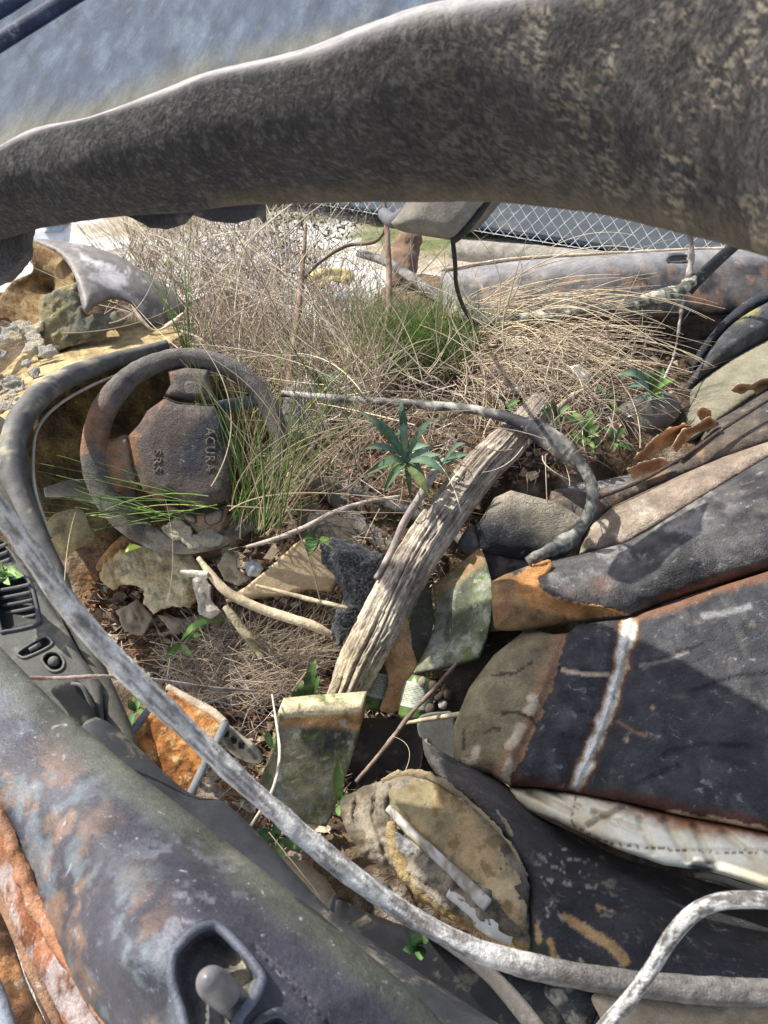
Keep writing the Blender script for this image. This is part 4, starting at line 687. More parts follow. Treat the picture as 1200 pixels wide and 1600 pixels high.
stick([(632,1130,1.07,2.5),(680,1122,1.05,3.4),(725,1115,1.03,4),(771,1108,1.01,4)], 'straight pale stick pointing at the torn tan seat flank', PL, lump=.0005)
stick([(556,1222,.98,2.5),(600,1170,1.0,3),(640,1118,1.02,3),(680,1075,1.05,3.2),(714,1036,1.08,2.5)], 'thin brown twig slanting across the two cans', ((.34,.25,.2),(.22,.16,.13)))
stick([(-60,1062,.74,2),(30,1059,.74,2.4),(90,1060,.75,2.2),(160,1057,.76,2.2),(240,1062,.8,2),(330,1075,.85,2),(400,1080,.9,1.5)], 'thin reddish twig stretched level over the vent panel', ((.26,.17,.14),(.38,.3,.26)), lump=.0006)
stick([(360,1340,.80,1.2),(385,1300,.82,1.8),(410,1262,.84,2),(428,1228,.86,2),(437,1180,.9,2),(432,1130,.95,1.6),(425,1085,1.0,1.2)], 'crooked whitish twig crossing in front of the upright mossy board', ((.66,.6,.5),(.5,.42,.34)), lump=.0006)
stick([(770,612,1.42,4),(800,612,1.4,7),(830,606,1.4,8),(860,604,1.4,7),(868,600,1.4,5)], 'short bleached stick lying on the dry straw above the log', ((.62,.56,.48),(.46,.4,.34)))
stick([(845,660,1.33,5),(870,640,1.33,6),(890,622,1.33,6),(912,610,1.33,4)], 'pale forked stick beside the top of the log', ((.58,.5,.4),(.44,.36,.28)))
stick([(1078,360,1.45,5),(1080,390,1.46,5),(1078,420,1.47,6),(1066,470,1.45,3),(1060,520,1.43,2.5),(1052,560,1.4,2.5)], 'dark withered stalk with pale tips hanging over the far door sill', ((.12,.1,.09),(.4,.36,.32)), name='stem', lump=.005)
stick([(1052,560,1.4,2.5),(1035,600,1.38,2.5),(1020,650,1.36,2),(1005,665,1.36,2)], 'thin grey twig standing in the leafy weed by the far seat', ((.5,.45,.4),(.34,.3,.26)))

# broken boards and foam
def g(name, poly, t, m, col, label, cat, **k): return thing(sheet(name, poly, t, MT[m], col, **k), label, cat)
def bent(px, py, W):
    c = mx((.20,.22,.15),(.33,.34,.29), sm(.4,.6,fbm(W, 26, 4))); c = mx(c, (.09,.10,.07), sm(.5,.64,fbm(W, 18, 4, 7))); return mx(c, (.36,.22,.11), sm(28, 14, dline(px, py, [(678,912),(751,856)]) + (fbm(W, 40, 3)-.5)*10)*.9)
g('curved_panel', [(676,914),(712,886),(751,853),(760,878),(767,906),(769,940),(766,972),(758,1002),(747,1026),(700,1040),(646,1051),(658,1028),(669,1007),(677,985),(680,968),(679,940)], rbf([(676,914,1.17),(751,853,1.19),(769,940,1.10),(747,1026,1.08),(646,1051,1.13),(680,968,1.19)]), 'mossy', bent, 'curved mossy green plastic panel with a rusty top edge right of the log', 'panel', res=4, thick=.008, round_=False, ext=(.004,.006,-.012), uneven=.006, dt=lambda px, py: .008*np.sin((px-650)/118*3.1))
g('flat_board', [(652,905),(672,918),(680,968),(669,1007),(646,1048),(632,1020),(628,960),(640,925)], 1.21, 'mossy', (.13,.13,.11), 'dark flat board wedged between the log and the curved mossy panel', 'board', res=5, thick=.01, round_=False)
g('rust_strip', [(600,1020),(618,975),(634,960),(640,1000),(650,1030),(652,1060),(640,1100),(620,1112),(594,1110),(606,1070)], 1.14, 'rust', lambda px, py, W: mx((.40,.20,.09),(.52,.36,.2), fbm(W, 22, 4)), 'ragged orange brown strip hanging between the two cans', 'scrap', res=4, thick=.008, rag=3, uneven=.01)
def brd(px, py, W):
    c = mx((.16,.15,.10),(.26,.24,.16), sm(.35,.6,fbm(W, 20, 4))); c = mx(c, (.055,.06,.06), sm(.42,.58,fbm(W, 14, 4, 7))*sm(1200,1165,py)); c = mx(c, (.30,.30,.26), sm(.58,.66,fbm(W, 50, 3, 9)))
    c = mx(c, (.38,.22,.10), sm(26, 14, py-1118 + (fbm(W, 30, 3)-.5)*14)); return mx(c, (.62,.55,.36), sm(12, 7, py-1112 + (px-436)*.06 + (fbm(W, 60, 2)-.5)*8))  # last mix paints the sunlit top edge as a pale lip
g('upright_board', [(434,1114),(480,1109),(530,1106),(566,1103),(562,1140),(552,1175),(540,1215),(528,1250),(510,1292),(470,1285),(425,1262),(400,1235),(418,1190),(430,1150)], rbf([(434,1114,1.0),(566,1103,1.0),(528,1250,1.03),(400,1240,1.02)]), 'mossy', brd, 'upright mossy board with a top lip painted sunlit in front of the log end', 'board', res=4, thick=.012, round_=False, ext=(.006,.02,.006), uneven=.004)
o = sheet('foam_block', [(268,1074),(300,1092),(352,1128),(338,1158),(318,1196),(296,1240),(274,1272),(240,1248),(186,1186),(212,1146),(240,1108)], rbf([(268,1074,1.0),(352,1128,.96),(274,1272,.86),(186,1186,.90)]), MT['foam'], lambda px, py, W: mx(mx((.46,.21,.07),(.22,.09,.03), sm(.4,.6,fbm(W, 38, 4))), (.62,.42,.2), sm(.55,.68,fbm(W, 60, 4, 3))), res=3.2, thick=.03, round_=False, disp=.009, ds=60)
thing(o, 'crumbling orange foam block in a dark frame beside the vent panel', 'foam')
frm = o
def sub(o_, par): return o_
tube('frame', [(352,1130,.955,6),(338,1160,.93,5),(318,1198,.905,5),(298,1240,.88,5),(276,1275,.86,5)], (.16,.17,.18), MT['plastic'], frm, n=40, flat=.8)
tube('frame', [(262,1073,1.0,4),(300,1096,.985,6),(330,1112,.97,6),(352,1130,.955,5)], lambda s, a, V: mx((.55,.5,.42),(.3,.2,.12), fbm(V, 60, 3)), MT['wood'], frm, n=30)
tube('frame', [(252,1086,1.0,5),(215,1136,.95,7),(188,1180,.905,8)], (.14,.15,.17), MT['plastic'], frm, n=30, flat=.7)
o = g('switch_module', [(338,1140),(356,1132),(380,1150),(400,1165),(412,1186),(392,1192),(360,1176)], .98, 'plastic', lambda px, py, W: mx((.42,.38,.3),(.12,.11,.1), sm(.4,.55,fbm(W, 60, 3))), 'small grey switch module with black sockets beside the orange foam block', 'switch', res=3, thick=.02, bulge=.008, bw=6)
for q in ((352,1146),(364,1156),(376,1164)): tube('socket', [(q[0],q[1],.975,4.5),(q[0]+2,q[1]+2,.958,4.5),(q[0]+2,q[1]+2,.957,1)], (.02,.02,.02), MT['rubber'], o, n=8, sides=4)
g('tan_panel', [(352,938),(385,915),(420,888),(455,855),(478,838),(500,842),(522,870),(526,905),(516,922),(480,918),(440,928),(400,930),(375,934)], 1.29, 'suede', lambda px, py, W: mx((.58,.43,.25),(.50,.40,.27), fbm(W, 14, 3)), 'clean tan plastic panel lying in the middle of the floor', 'panel', res=4, thick=.006, round_=False, rag=2, ext=(.002,.004,-.01), uneven=.004)
g('foam_lump', [(153,898),(162,880),(185,862),(205,850),(250,856),(300,868),(318,888),(322,912),(308,938),(296,950),(262,948),(240,962),(228,945),(222,922),(196,912),(178,924),(162,912)], 1.36, 'foam', lambda px, py, W: mx(mx((.74,.64,.42),(.48,.37,.21), sm(.4,.6,fbm(W, 24, 4))), (.36,.17,.06), sm(.5,.62,fbm(W, 14, 4, 6))*sm(900,940,py)), 'large sandy yellow foam lump under the steering wheel', 'foam', res=3, thick=.07, bulge=.015, bw=16, rag=6, disp=.014, ds=34, round_=False)
g('rust_mound', [(150,885),(175,850),(200,835),(230,850),(215,870),(190,880),(165,895)], 1.42, 'soil', (.46,.27,.12), 'crumbly orange mound left of the sandy foam lump', 'debris', res=4, thick=.03, bulge=.02, bw=16, disp=.006, ds=40)
g('foam_shell', [(68,832),(82,806),(106,796),(128,798),(140,822),(148,842),(120,858),(98,876),(86,860)], 1.2, 'foam', lambda px, py, W: mx((.44,.36,.20),(.26,.22,.13), sm(.4,.6,fbm(W, 30, 4))), 'curved yellow brown foam shell beside the lower left rim of the steering wheel', 'foam', res=4, thick=.02, bulge=.03, bw=20, rag=2, disp=.003)
for k, (pl, t_, c_, lb) in enumerate([
   ([(300,905),(318,898),(330,915),(330,940),(345,955),(330,968),(312,960),(306,935)], 1.3, (.60,.55,.46), 'crumpled pale shred right of the sandy foam lump'),
   ([(352,860),(368,868),(372,890),(390,905),(372,915),(350,905),(340,885)], 1.33, (.60,.54,.38), 'frayed cream foam scrap under the steering wheel rim'),
   ([(380,880),(396,874),(412,888),(404,900),(388,900)], 1.3, (.34,.37,.40), 'small blue grey stone shaped scrap left of the tan panel'),
   ([(180,955),(215,935),(238,965),(225,995),(195,985)], 1.42, (.28,.22,.16), 'dull brown board scrap below the sandy foam lump'),
   ([(245,960),(290,965),(330,960),(318,985),(270,990)], 1.4, (.34,.27,.2), 'flat brown splinter lying on bare soil'),
   ([(890,572),(905,568),(922,585),(915,600),(895,592)], 1.36, (.68,.66,.56), 'small white paper like chip in the dry straw'),
   ([(480,430),(500,420),(540,418),(555,430),(545,445),(520,440),(500,452),(482,445)], 1.95, (.72,.62,.25), 'broken yellow lined lamp shell in the weeds'),
   ([(520,462),(540,450),(552,470),(540,482),(525,480)], 1.85, (.50,.58,.66), 'pale blue shard below the yellow lamp shell'),
   ([(330,950),(420,960),(500,990),(490,1020),(380,1010),(330,985)], 1.38, (.20,.18,.09), 'olive painted sheet half buried under the bleached stick')]):
    g('scrap', pl, t_, 'foam' if k < 2 else 'plastic', c_, lb, 'scrap', res=3, thick=.003, bulge=.002, bw=5, rag=3.5, uneven=.03, es=20, round_=False)
cl = g('black_cloth', [(502,850),(520,838),(560,850),(600,870),(610,905),(590,940),(560,962),(540,1000),(528,1008),(516,985),(524,958),(540,930),(525,905),(505,880)], 1.24, 'cloth', lambda px, py, W: mx((.02,.025,.035),(.07,.08,.10), fbm(W, 30, 4)), 'bluish black matted cloth left of the log', 'cloth', res=3, thick=.02, bulge=.015, bw=18, rag=7, disp=.02, ds=30, round_=False)
q = rand_in([(502,850),(520,838),(560,850),(600,870),(610,905),(590,940),(540,1000),(520,985),(540,930)], 700); an = rng.uniform(0, 6.3, 700); L = rng.uniform(6, 16, 700)
A = np.c_[q, np.full(700, 1.215)]; B = np.c_[q[:, 0]+np.cos(an)*L, q[:, 1]+np.sin(an)*L, np.full(700, 1.205)]
blades('nap', A, B, (A+B)/2 + np.c_[rng.normal(0, 3, (700, 2)), np.full(700, -.006)], np.full(700, .9), pick([(.03,.035,.045),(.07,.08,.1),(.11,.12,.14)], 700), MT['cloth'], cl, K=4)
g('dark_tray', [(560,1128),(600,1122),(652,1128),(660,1160),(655,1205),(620,1225),(560,1235),(536,1225),(548,1180)], 1.14, 'plastic', (.045,.035,.03), 'dark brown tray right of the upright board, below the cans', 'tray', res=5, thick=.03, bulge=-.02, bw=20)
g('grey_flap', [(655,1120),(690,1112),(710,1120),(712,1190),(700,1190),(672,1160),(655,1150)], 1.08, 'plastic', (.15,.15,.14), 'dark grey flap tucked against the torn seat flank', 'flap', res=5, thick=.01)
g('brown_sheet', [(690,1075),(740,1000),(790,985),(815,990),(760,1040),(730,1080),(712,1130),(690,1110)], 1.12, 'leather', (.05,.04,.03), 'dark brown sheet painted as the shaded gap behind the tan seat flank', 'sheet', res=5, thick=.01)  # near-black colour paints the occlusion of a gap among the panels

# cans
def can(cx, cy, t, lean, label):
    c0 = P(cx, cy + 26, t); ax = P(cx + lean, cy - 30, t + .012) - c0; h = np.linalg.norm(ax); ax /= h
    root = empty('drink_can', c0, label, 'can', 'crushed cans beside the log end')
    pr = [(0,.014),(.003,.020),(.007,.0235),(.02,.0245),(.05,.0245),(.058,.0235),(.063,.021),(.066,.0195),(.068,.0195)]
    def cc(s, a, V):
        z = s; c = mx((.42,.44,.38),(.56,.57,.5), fbm(V, 60, 3)); c = mx(c, (.10,.16,.04), ((z < .30) | (z > .84))*1.0)
        row = (np.sin(z*150) > .1) & (z > .36) & (z < .78) & (np.sin(a*17 + np.floor(z*24)*2.1) > -.5) & (np.cos(a) > .1); return mx(c, (.13,.22,.08), row*.85)
    s_ = np.linspace(0, .068, 100); rr = np.interp(s_, [a for a, b in pr], [b for a, b in pr]); W = c0[None] + ax[None]*s_[:, None]
    tubeW('body', W, rr, cc, MT['tin'], root, sides=72, lump=.0022, ls=45, cap=False)
    W = c0[None] + ax[None]*np.array([.0655, .0658, .066])[:, None]; tubeW('lid', W, [.0192, .0192, .0185], (.45,.40,.30), MT['tin'], root, sides=32)
    W = c0[None] + ax[None]*np.array([.002, .0024, .0028])[:, None]; tubeW('base', W, [.0165, .0165, .016], (.5,.5,.48), MT['tin'], root, sides=32)
can(581, 1084, 1.17, 12, 'green and white can pressed against the broken log end')
can(645, 1102, 1.13, 10, 'green and white can with a rusty top right of the orange strip')
for k, (x, y) in enumerate([(686,1088),(692,1100),(672,1108),(660,1066),(676,1072),(700,1086)]):
    o = tube('seed_pod', [(x, y-6, 1.12, 3),(x, y-3, 1.115, 6.5),(x, y+2, 1.112, 6.8),(x+1, y+6, 1.115, 3)], [(.08,.06,.05),(.45,.42,.38),(.12,.09,.07),(.30,.26,.2),(.10,.08,.06),(.07,.05,.04)][k], MT['wood'], n=14, sides=10, lump=.002, ls=90)
    thing(o, 'small dark nut or pod in the pile right of the rusty topped can', 'seed pod', 'pods piled right of the cans')
# stump and crate beyond
o = tube('stump', [(630,450,2.3,40),(628,425,2.3,44),(632,398,2.32,42),(640,375,2.34,36),(645,362,2.35,22)], lambda s, a, V: mx((.30,.19,.12),(.14,.10,.08), fbm(V, 14, 4)), MT['wood'], n=40, sides=24, ridge=.2, lump=.012, ls=20)
thing(o, 'dark brown broken stump behind the tall stem, under the mirror', 'stump')
crate = empty('storage_bin', P(80, 368, 3.3), 'white bin with an orange lid seen past the torn pillar lining', 'bin')
sheet('body', [(40,352),(70,350),(112,348),(108,385),(100,400),(40,400)], 3.3, MT['cream'], (.72,.74,.78), crate, res=5, thick=.3, bulge=.04, bw=8, round_=False)
sheet('lid', [(52,342),(70,338),(112,338),(110,347),(70,349)], 3.26, MT['cream'], (.85,.28,.04), crate, res=4, thick=.32, bulge=.03, bw=5, round_=False)
sheet('side_window', [(72,352),(104,351),(98,362),(70,364)], 3.25, MT['plastic'], (.30,.38,.46), crate, res=4, thick=.01, round_=False)

# ------------------------------------------------------------------ plants
def leafm(base, tip, wmm, t0, t1, sag=.1, fold=.25, curl=0, n=12, jag=0):
    b = P(base[0], base[1], t0); e = P(tip[0], tip[1], t1); u = np.linspace(0, 1, n); L = np.linalg.norm(e-b)
    mid = b[None]*(1-u)[:, None] + e[None]*u[:, None]; up = np.array([0, -.35, .94]); mid = mid + up*(np.sin(u*np.pi)*sag*L)[:, None]
    d = (e-b)/L; side = np.cross(d, up); side /= np.linalg.norm(side) + 1e-9
    view = np.array([0, -cP, sP]); s2 = np.cross(d, view); s2 /= np.linalg.norm(s2) + 1e-9; side = side*.45 + s2*.55*(1 if side @ s2 > 0 else -1); side /= np.linalg.norm(side)
    wd = wmm*.00082*(np.sin(np.clip(u*.93+.06, 0, 1)*np.pi)**.8); 
    if jag: wd = wd*(1 + jag*np.sin(u*30))
    nv = np.cross(side, d); nv *= np.sign(nv @ view) or 1
    V = np.stack([mid - side*wd[:, None] + nv*(wd*fold)[:, None], mid, mid + side*wd[:, None] + nv*(wd*fold)[:, None]], 1).reshape(-1, 3)
    F = []
    for i in range(n-1):
        for k in range(2): F.append([i*3+k, i*3+k+1, i*3+4+k, i*3+3+k])
    V2 = V - nv*.0006; F2 = [[q + len(V) for q in f[::-1]] for f in F]
    return np.r_[V, V2], F + F2
def plant(name, base, t, leaves, label, cols, stem=True, cat='plant', group=None):
    root = empty(name, P(base[0], base[1], t), label, cat, group)
    for k, lf in enumerate(leaves):
        bx, by, tx, ty, wmm = lf[:5]; tl = lf[5] if len(lf) > 5 else t - .02
        lf_ = rng.uniform(.85, 1.15) if 'centre' in label else rng.uniform(.65, 1.15); tx = bx + (tx-bx)*lf_ + rng.normal(0, 5); ty = by + (ty-by)*lf_ + rng.normal(0, 4); V, F = leafm((bx, by), (tx, ty), wmm*rng.uniform(.7, 1.1), t, tl + rng.uniform(-.02, .03), sag=rng.uniform(.04, .3), fold=rng.uniform(.1, .6), n=14, jag=.08 if wmm > 6 else 0); c = np.array(cols[k % len(cols)])
        C = np.tile(c * rng.uniform(.7, 1.25), (len(V), 1)); C = mx(C, (.22,.19,.08), sm(.56, .66, fbm(V, 90, 2))*.6); C[1::3] = np.clip(C[1::3]*1.25 + .01, 0, 1); mesh('leaf', V, F, C, MT['leaf'], root)
    if stem: tube('stem', [(base[0], base[1]+4, t+.01, 2.2),(base[0]+1, base[1]-6, t-.005, 1.8)], cols[0], MT['leaf'], root, n=6, sides=6)
    return root
BG = [(.08,.15,.09),(.10,.18,.12),(.14,.22,.16),(.08,.15,.07),(.12,.18,.06)]
GR = [(.08,.16,.04),(.11,.21,.05),(.06,.13,.035),(.14,.24,.07)]
DK = [(.05,.12,.04),(.07,.16,.05),(.10,.20,.06)]
plant('weed', (630,715), 1.20, [(630,712,625,642,7,1.14),(628,712,562,656,8,1.15),(628,712,574,703,8,1.14),(630,716,577,738,9,1.15),(632,718,612,742,8),(634,718,643,772,8),(636,716,662,752,7),(634,712,668,690,8),(632,708,650,672,7),(636,714,600,690,7),(634,712,616,672,6),(638,716,672,725,9),(640,716,690,712,7,1.15),(632,712,640,665,6)], 'blue green rosette weed growing in the centre of the cabin', BG)
plant('weed', (700,722), 1.19, [(690,725,742,714,7,1.14),(690,724,660,705,6),(692,724,716,698,6),(690,726,676,738,7),(694,724,700,700,5)], 'small weed with one long leaf right of the central rosette', BG)
plant('weed', (1015,612), 1.36, [(1015,610,985,572,9),(1015,612,972,592,10),(1016,612,975,610,9),(1017,610,998,560,8),(1018,612,1040,575,9),(1018,614,1052,590,10),(1016,612,1020,565,8),(1018,616,1050,612,9),(1014,616,985,628,9),(1014,616,1010,640,9),(1017,616,1040,635,9)], 'leafy green weed in front of the far dark headrest', BG[:4] + GR)
plant('weed', (915,680), 1.27, [(915,680,880,650,8),(915,680,895,640,9),(916,680,925,640,9),(917,680,945,655,9),(914,682,885,690,8),(916,684,935,700,8),(914,682,900,710,8),(918,682,950,680,7),(912,676,905,655,7),(918,684,930,712,8)], 'dark green weed right of the top of the log', DK + GR[:2])
plant('weed', (480,1085), 1.16, [(475,1098,440,1075,11,1.12),(478,1098,452,1105,9,1.12),(480,1100,500,1035,13,1.12),(478,1098,468,1068,10,1.12),(484,1098,496,1060,9,1.12)], 'broad leaved weed behind the upright mossy board', GR)
plant('weed', (530,1255), .96, [(530,1250,522,1200,10,.92),(531,1254,568,1236,9,.92),(530,1256,560,1246,7,.92),(530,1258,520,1290,8,.93)], 'small weed growing beside the torn yellow foam', GR)
plant('weed', (495,865), 1.27, [(493,842,470,868,12,1.22),(494,842,486,882,12,1.22),(494,842,475,836,9,1.22),(496,842,545,866,9,1.22)], 'pair of broad green leaves hanging over the tan panel', GR[1:], stem=False)
plant('weed', (285,1010), 1.35, [(284,1000,328,967,9,1.3),(284,1004,320,990,8,1.32),(284,1008,300,1030,8,1.32),(282,1006,262,1020,8,1.33)], 'bright green leaf lit by the sun on the bare soil', GR[1:])
plant('weed', (10,900), .93, [(8,900,-12,888,8,.9),(8,900,4,884,8,.9),(10,900,20,888,8,.9),(12,900,34,894,8,.9),(10,902,28,904,8,.9),(8,904,-10,912,9,.9),(10,904,14,914,8,.9)], 'tiny round leaved weed sprouting from the vent panel', [(.2,.34,.12),(.26,.4,.16)])
plant('weed', (430,1310), .98, [(430,1310,395,1290,9,.95),(432,1312,400,1316,9,.95),(434,1312,470,1330,8,.95),(432,1310,440,1285,8,.95),(434,1314,450,1345,9,.95)], 'dark weed in the gap beside the passenger door', DK)
plant('weed', (655,1475), .82, [(655,1475,640,1450,9,.8),(655,1475,672,1452,9,.8),(656,1478,665,1505,8,.8),(654,1478,630,1490,8,.8)], 'dark weed in the shade under the torn foam', DK)
plant('weed', (210,1110), 1.2, [(212,1110,190,1095,8),(212,1112,198,1125,8),(214,1110,230,1094,8),(214,1112,232,1122,7),(212,1108,210,1088,7)], 'small dark weed in the shadow behind the vent trim', DK + GR[:1])
plant('weed', (200,860), 1.28, [(196,862,214,852,8,1.25)], 'single yellow green leaf at the lower left of the wheel rim', [(.34,.46,.08)], stem=False)
plant('weed', (425,1165), .97, [(424,1168,416,1140,7,.95),(425,1168,436,1145,7,.95)], 'dark sprout at the left edge of the upright board', DK, stem=False)
plant('weed', (560,745), 1.38, [(575,712,585,700,4),(560,720,580,730,8,1.35),(575,725,600,718,8,1.34),(585,715,570,700,7,1.34)], 'dead crimson leaves left of the central rosette', [(.16,.05,.05),(.22,.08,.07),(.13,.05,.04)], stem=False)

def tuft(name, n, base_poly, tipf, t0, dt_, wid, cols, label, cat='grass', kind=None, bend=30, K=9, group=None, taper=.25):
    b = rand_in(base_poly, n); tip = tipf(b, n); tb = (D(b[:, 0], b[:, 1]) - .01) if t0 is None else t0 + rng.uniform(-.03, .03, n)
    A = np.c_[b, tb]; B = np.c_[tip, tb + rng.uniform(dt_[0], dt_[1], n)]; mid = (A + B)/2; mid[:, :2] += rng.normal(0, bend, (n, 2)); mid[:, 1] -= bend*.6; 
    o = blades(name, A, B, mid, rng.uniform(wid[0], wid[1], n), pick(cols, n), MT['straw'], K=K, taper=taper); return tag(o, label, cat, group, kind)
def fan(a0, a1, l0, l1, cx=0, cy=0):
    def f(b, n): a = rng.uniform(R(a0), R(a1), n); L = rng.uniform(l0, l1, n); return np.stack([b[:, 0] + np.cos(a)*L + cx, b[:, 1] - np.sin(a)*L + cy], -1)
    return f
tuft('grass_clump', 90, [(365,800),(410,780),(430,800),(415,835),(380,838),(355,820)], fan(35, 115, 110, 290), 1.30, (-.12, .02), (1.6, 3.2), GREEN + GREEN + STRAW[:2], 'long green grass growing up through the right side of the steering wheel', bend=22)
tuft('grass_clump', 26, [(180,800),(330,770),(345,800),(230,825)], fan(155, 195, 150, 330), 1.27, (-.1, .05), (1.6, 3.0), GREEN, 'long green blades spreading left under the steering wheel', bend=18)
tuft('grass_clump', 700, [(590,560),(640,535),(720,545),(745,575),(700,598),(620,600),(570,585)], fan(40, 150, 50, 135), 1.50, (-.1, .05), (1.4, 2.6), [(.12,.22,.05),(.15,.26,.06),(.20,.30,.08),(.08,.14,.03),(.34,.33,.14)], 'dense fine green grass clump below the mirror cable', bend=16)
tuft('grass_clump', 120, [(520,540),(590,530),(600,580),(540,600)], fan(50, 130, 60, 170), 1.62, (-.1, .1), (1.4, 2.4), GREEN + STRAW, 'thinner mixed green and dry grass left of the dense green clump', bend=18)
tuft('grass_clump', 14, [(290,560),(310,560),(300,580)], fan(84, 118, 90, 260), 1.5, (-.1, .02), (2, 3.4), GREEN[:2], 'few tall green blades rising behind the top of the steering wheel', bend=10)
# drooping dry grass sweeping right
n = 260; b = rand_in([(690,470),(760,480),(800,540),(780,600),(700,600),(680,540)], n); a = rng.uniform(R(-35), R(28), n); L = rng.uniform(120, 340, n)
tip = np.stack([b[:, 0] + np.cos(a)*L, b[:, 1] - np.sin(a)*L + 20], -1); A = np.c_[b, np.full(n, 1.56)]; B = np.c_[tip, rng.uniform(1.34, 1.52, n)]; mid = (A+B)/2; mid[:, 1] -= rng.uniform(10, 60, n)
tag(blades('dry_grass_clump', A, B, mid, rng.uniform(1.6, 3, n), pick(STRAW, n), MT['straw'], K=11), 'straw coloured grass clump drooping right in front of the far door', 'grass')
n = 330; b = rand_in([(720,560),(860,560),(900,600),(880,650),(780,650),(700,610)], n); a = rng.uniform(R(-100), R(40), n); L = rng.uniform(50, 190, n)
tip = np.stack([b[:, 0] + np.cos(a)*L, b[:, 1] - np.sin(a)*L], -1); A = np.c_[b, np.full(n, 1.42)]; B = np.c_[tip, rng.uniform(1.28, 1.40, n)]; mid = (A+B)/2 + np.c_[rng.uniform(10, 50, n), -rng.uniform(10, 50, n), np.zeros(n)]
tag(blades('dry_grass_clump', A, B, mid, rng.uniform(1.4, 2.8, n), pick(STRAW + GREY, n), MT['straw'], K=11), 'matted dry grass clump curling around the top of the log', 'grass')
# tangled weeds upper left
n = 3200; b = rand_in([(170,470),(210,350),(330,325),(420,350),(470,420),(560,470),(620,520),(600,600),(470,640),(380,610),(300,540)], n); a = np.where(rng.random(n) < .55, rng.uniform(R(40), R(150), n), rng.uniform(0, 2*np.pi, n)); L = rng.gamma(2.2, 34, n)
tip = np.stack([b[:, 0] + np.cos(a)*L, b[:, 1] - np.sin(a)*L], -1); tb = np.minimum(D(b[:, 0], b[:, 1]) - .02, 2.2) - rng.uniform(0, .22, n); A = np.c_[b, tb]; B = np.c_[tip, tb + rng.uniform(-.12, .1, n)]; mid = (A+B)/2 + np.c_[rng.normal(0, 12, (n, 2)), np.zeros(n)]
tag(blades('dry_weeds', A, B, mid, rng.uniform(1.2, 3.0, n), pick(STRAW + GREY + GREY + [(.16,.11,.09),(.24,.17,.13)], n, .35), MT['straw'], K=7), 'tangled dry weed stalks behind the steering wheel', 'dry weeds', kind='stuff')
# dark seeded weeds
n = 150; b = rand_in([(415,470),(440,320),(560,310),(590,420),(520,480)], n); a = rng.uniform(0, 2*np.pi, n); L = rng.gamma(2, 22, n); A = np.c_[b, rng.uniform(1.6, 1.9, n)]; B = np.c_[b + np.stack([np.cos(a), np.sin(a)], -1)*L[:, None], A[:, 2]]
bm = [(0,0,0)]; o = blades('seeded_weeds', A, B, (A+B)/2 + np.c_[rng.normal(0, 8, (n, 2)), np.zeros(n)], rng.uniform(1.0, 2.2, n), pick([(.10,.08,.07),(.16,.12,.10)], n), MT['straw'], K=6)
tag(o, 'dark fine twigs with seed heads against the bright ground', 'dry weeds', kind='stuff')
n = 420; b = rand_in([(415,440),(425,310),(560,305),(580,350),(500,400),(470,450)], n); A = np.c_[b, rng.uniform(1.6, 1.9, n)]; B = A + np.c_[rng.normal(0, 4, (n, 2)), np.zeros(n)]
blades('seed_heads', A, B, (A+B)/2 + np.c_[rng.normal(0, 2, (n, 2)), np.full(n, -.01)], rng.uniform(2.5, 6, n), pick([(.10,.08,.07),(.12,.09,.07)], n), MT['straw'], o, K=4, taper=.4)['kind'] = 'stuff'
# straw pile lower left
n = 900; b = rand_in([(250,1045),(285,1000),(350,980),(430,985),(500,1010),(500,1060),(430,1095),(350,1100),(280,1085)], n); a = rng.normal(R(15), R(45), n); L = rng.gamma(3, 22, n)
tb = D(b[:, 0], b[:, 1]) - rng.uniform(.01, .07, n); A = np.c_[b, tb]; B = np.c_[b[:, 0] + np.cos(a)*L, b[:, 1] - np.sin(a)*L, tb + rng.uniform(-.03, .03, n)]; A[:, :2] -= (B-A)[:, :2]*.4
tag(blades('straw_pile', A, B, (A+B)/2 + np.c_[rng.normal(0, 14, (n, 2)), np.zeros(n)], rng.uniform(1.2, 2.4, n), pick(GREY + GREY + STRAW, n), MT['straw'], K=7), 'heap of thin grey straw on the cabin floor', 'straw', kind='stuff')
# litter all over the soil
SOILP = [(120,930),(240,880),(350,860),(470,700),(520,640),(700,620),(860,640),(960,560),(1080,560),(1040,640),(900,740),(780,760),(700,860),(660,1100),(560,1150),(540,1260),(420,1300),(260,1100),(150,1010)]
n = 1500; b = rand_in(SOILP, n); a = rng.uniform(0, 2*np.pi, n); L = rng.gamma(2, 16, n); tb = D(b[:, 0], b[:, 1]) - rng.uniform(.005, .04, n); A = np.c_[b, tb]; B = np.c_[b[:, 0] + np.cos(a)*L, b[:, 1] + np.sin(a)*L*.7, tb + rng.uniform(-.02, .02, n)]
tag(blades('straw_litter', A, B, (A+B)/2 + np.c_[rng.normal(0, 7, (n, 2)), np.full(n, -.01)], rng.uniform(1, 2.6, n), pick(STRAW + GREY + [(.22,.14,.10)]*3, n), MT['straw'], K=6), kind='stuff', label='loose straw and root litter scattered over the soil')
n = 2600; b = rand_in(SOILP, n); an = rng.uniform(0, 2*np.pi, n); r_ = rng.gamma(2.2, 1.7, n)+1; tb = D(b[:, 0], b[:, 1]) - rng.uniform(.004, .022, n); V = []
for k in range(4):
    aa = an + k*np.pi/2 + rng.uniform(-.5, .5, n); V.append(P(b[:, 0] + np.cos(aa)*r_*rng.uniform(.6, 1.4, n), b[:, 1] + np.sin(aa)*r_*.8, tb + rng.uniform(-.007, .007, n)))
V = np.stack(V, 1).reshape(-1, 3); F = np.arange(n*4).reshape(-1, 4)
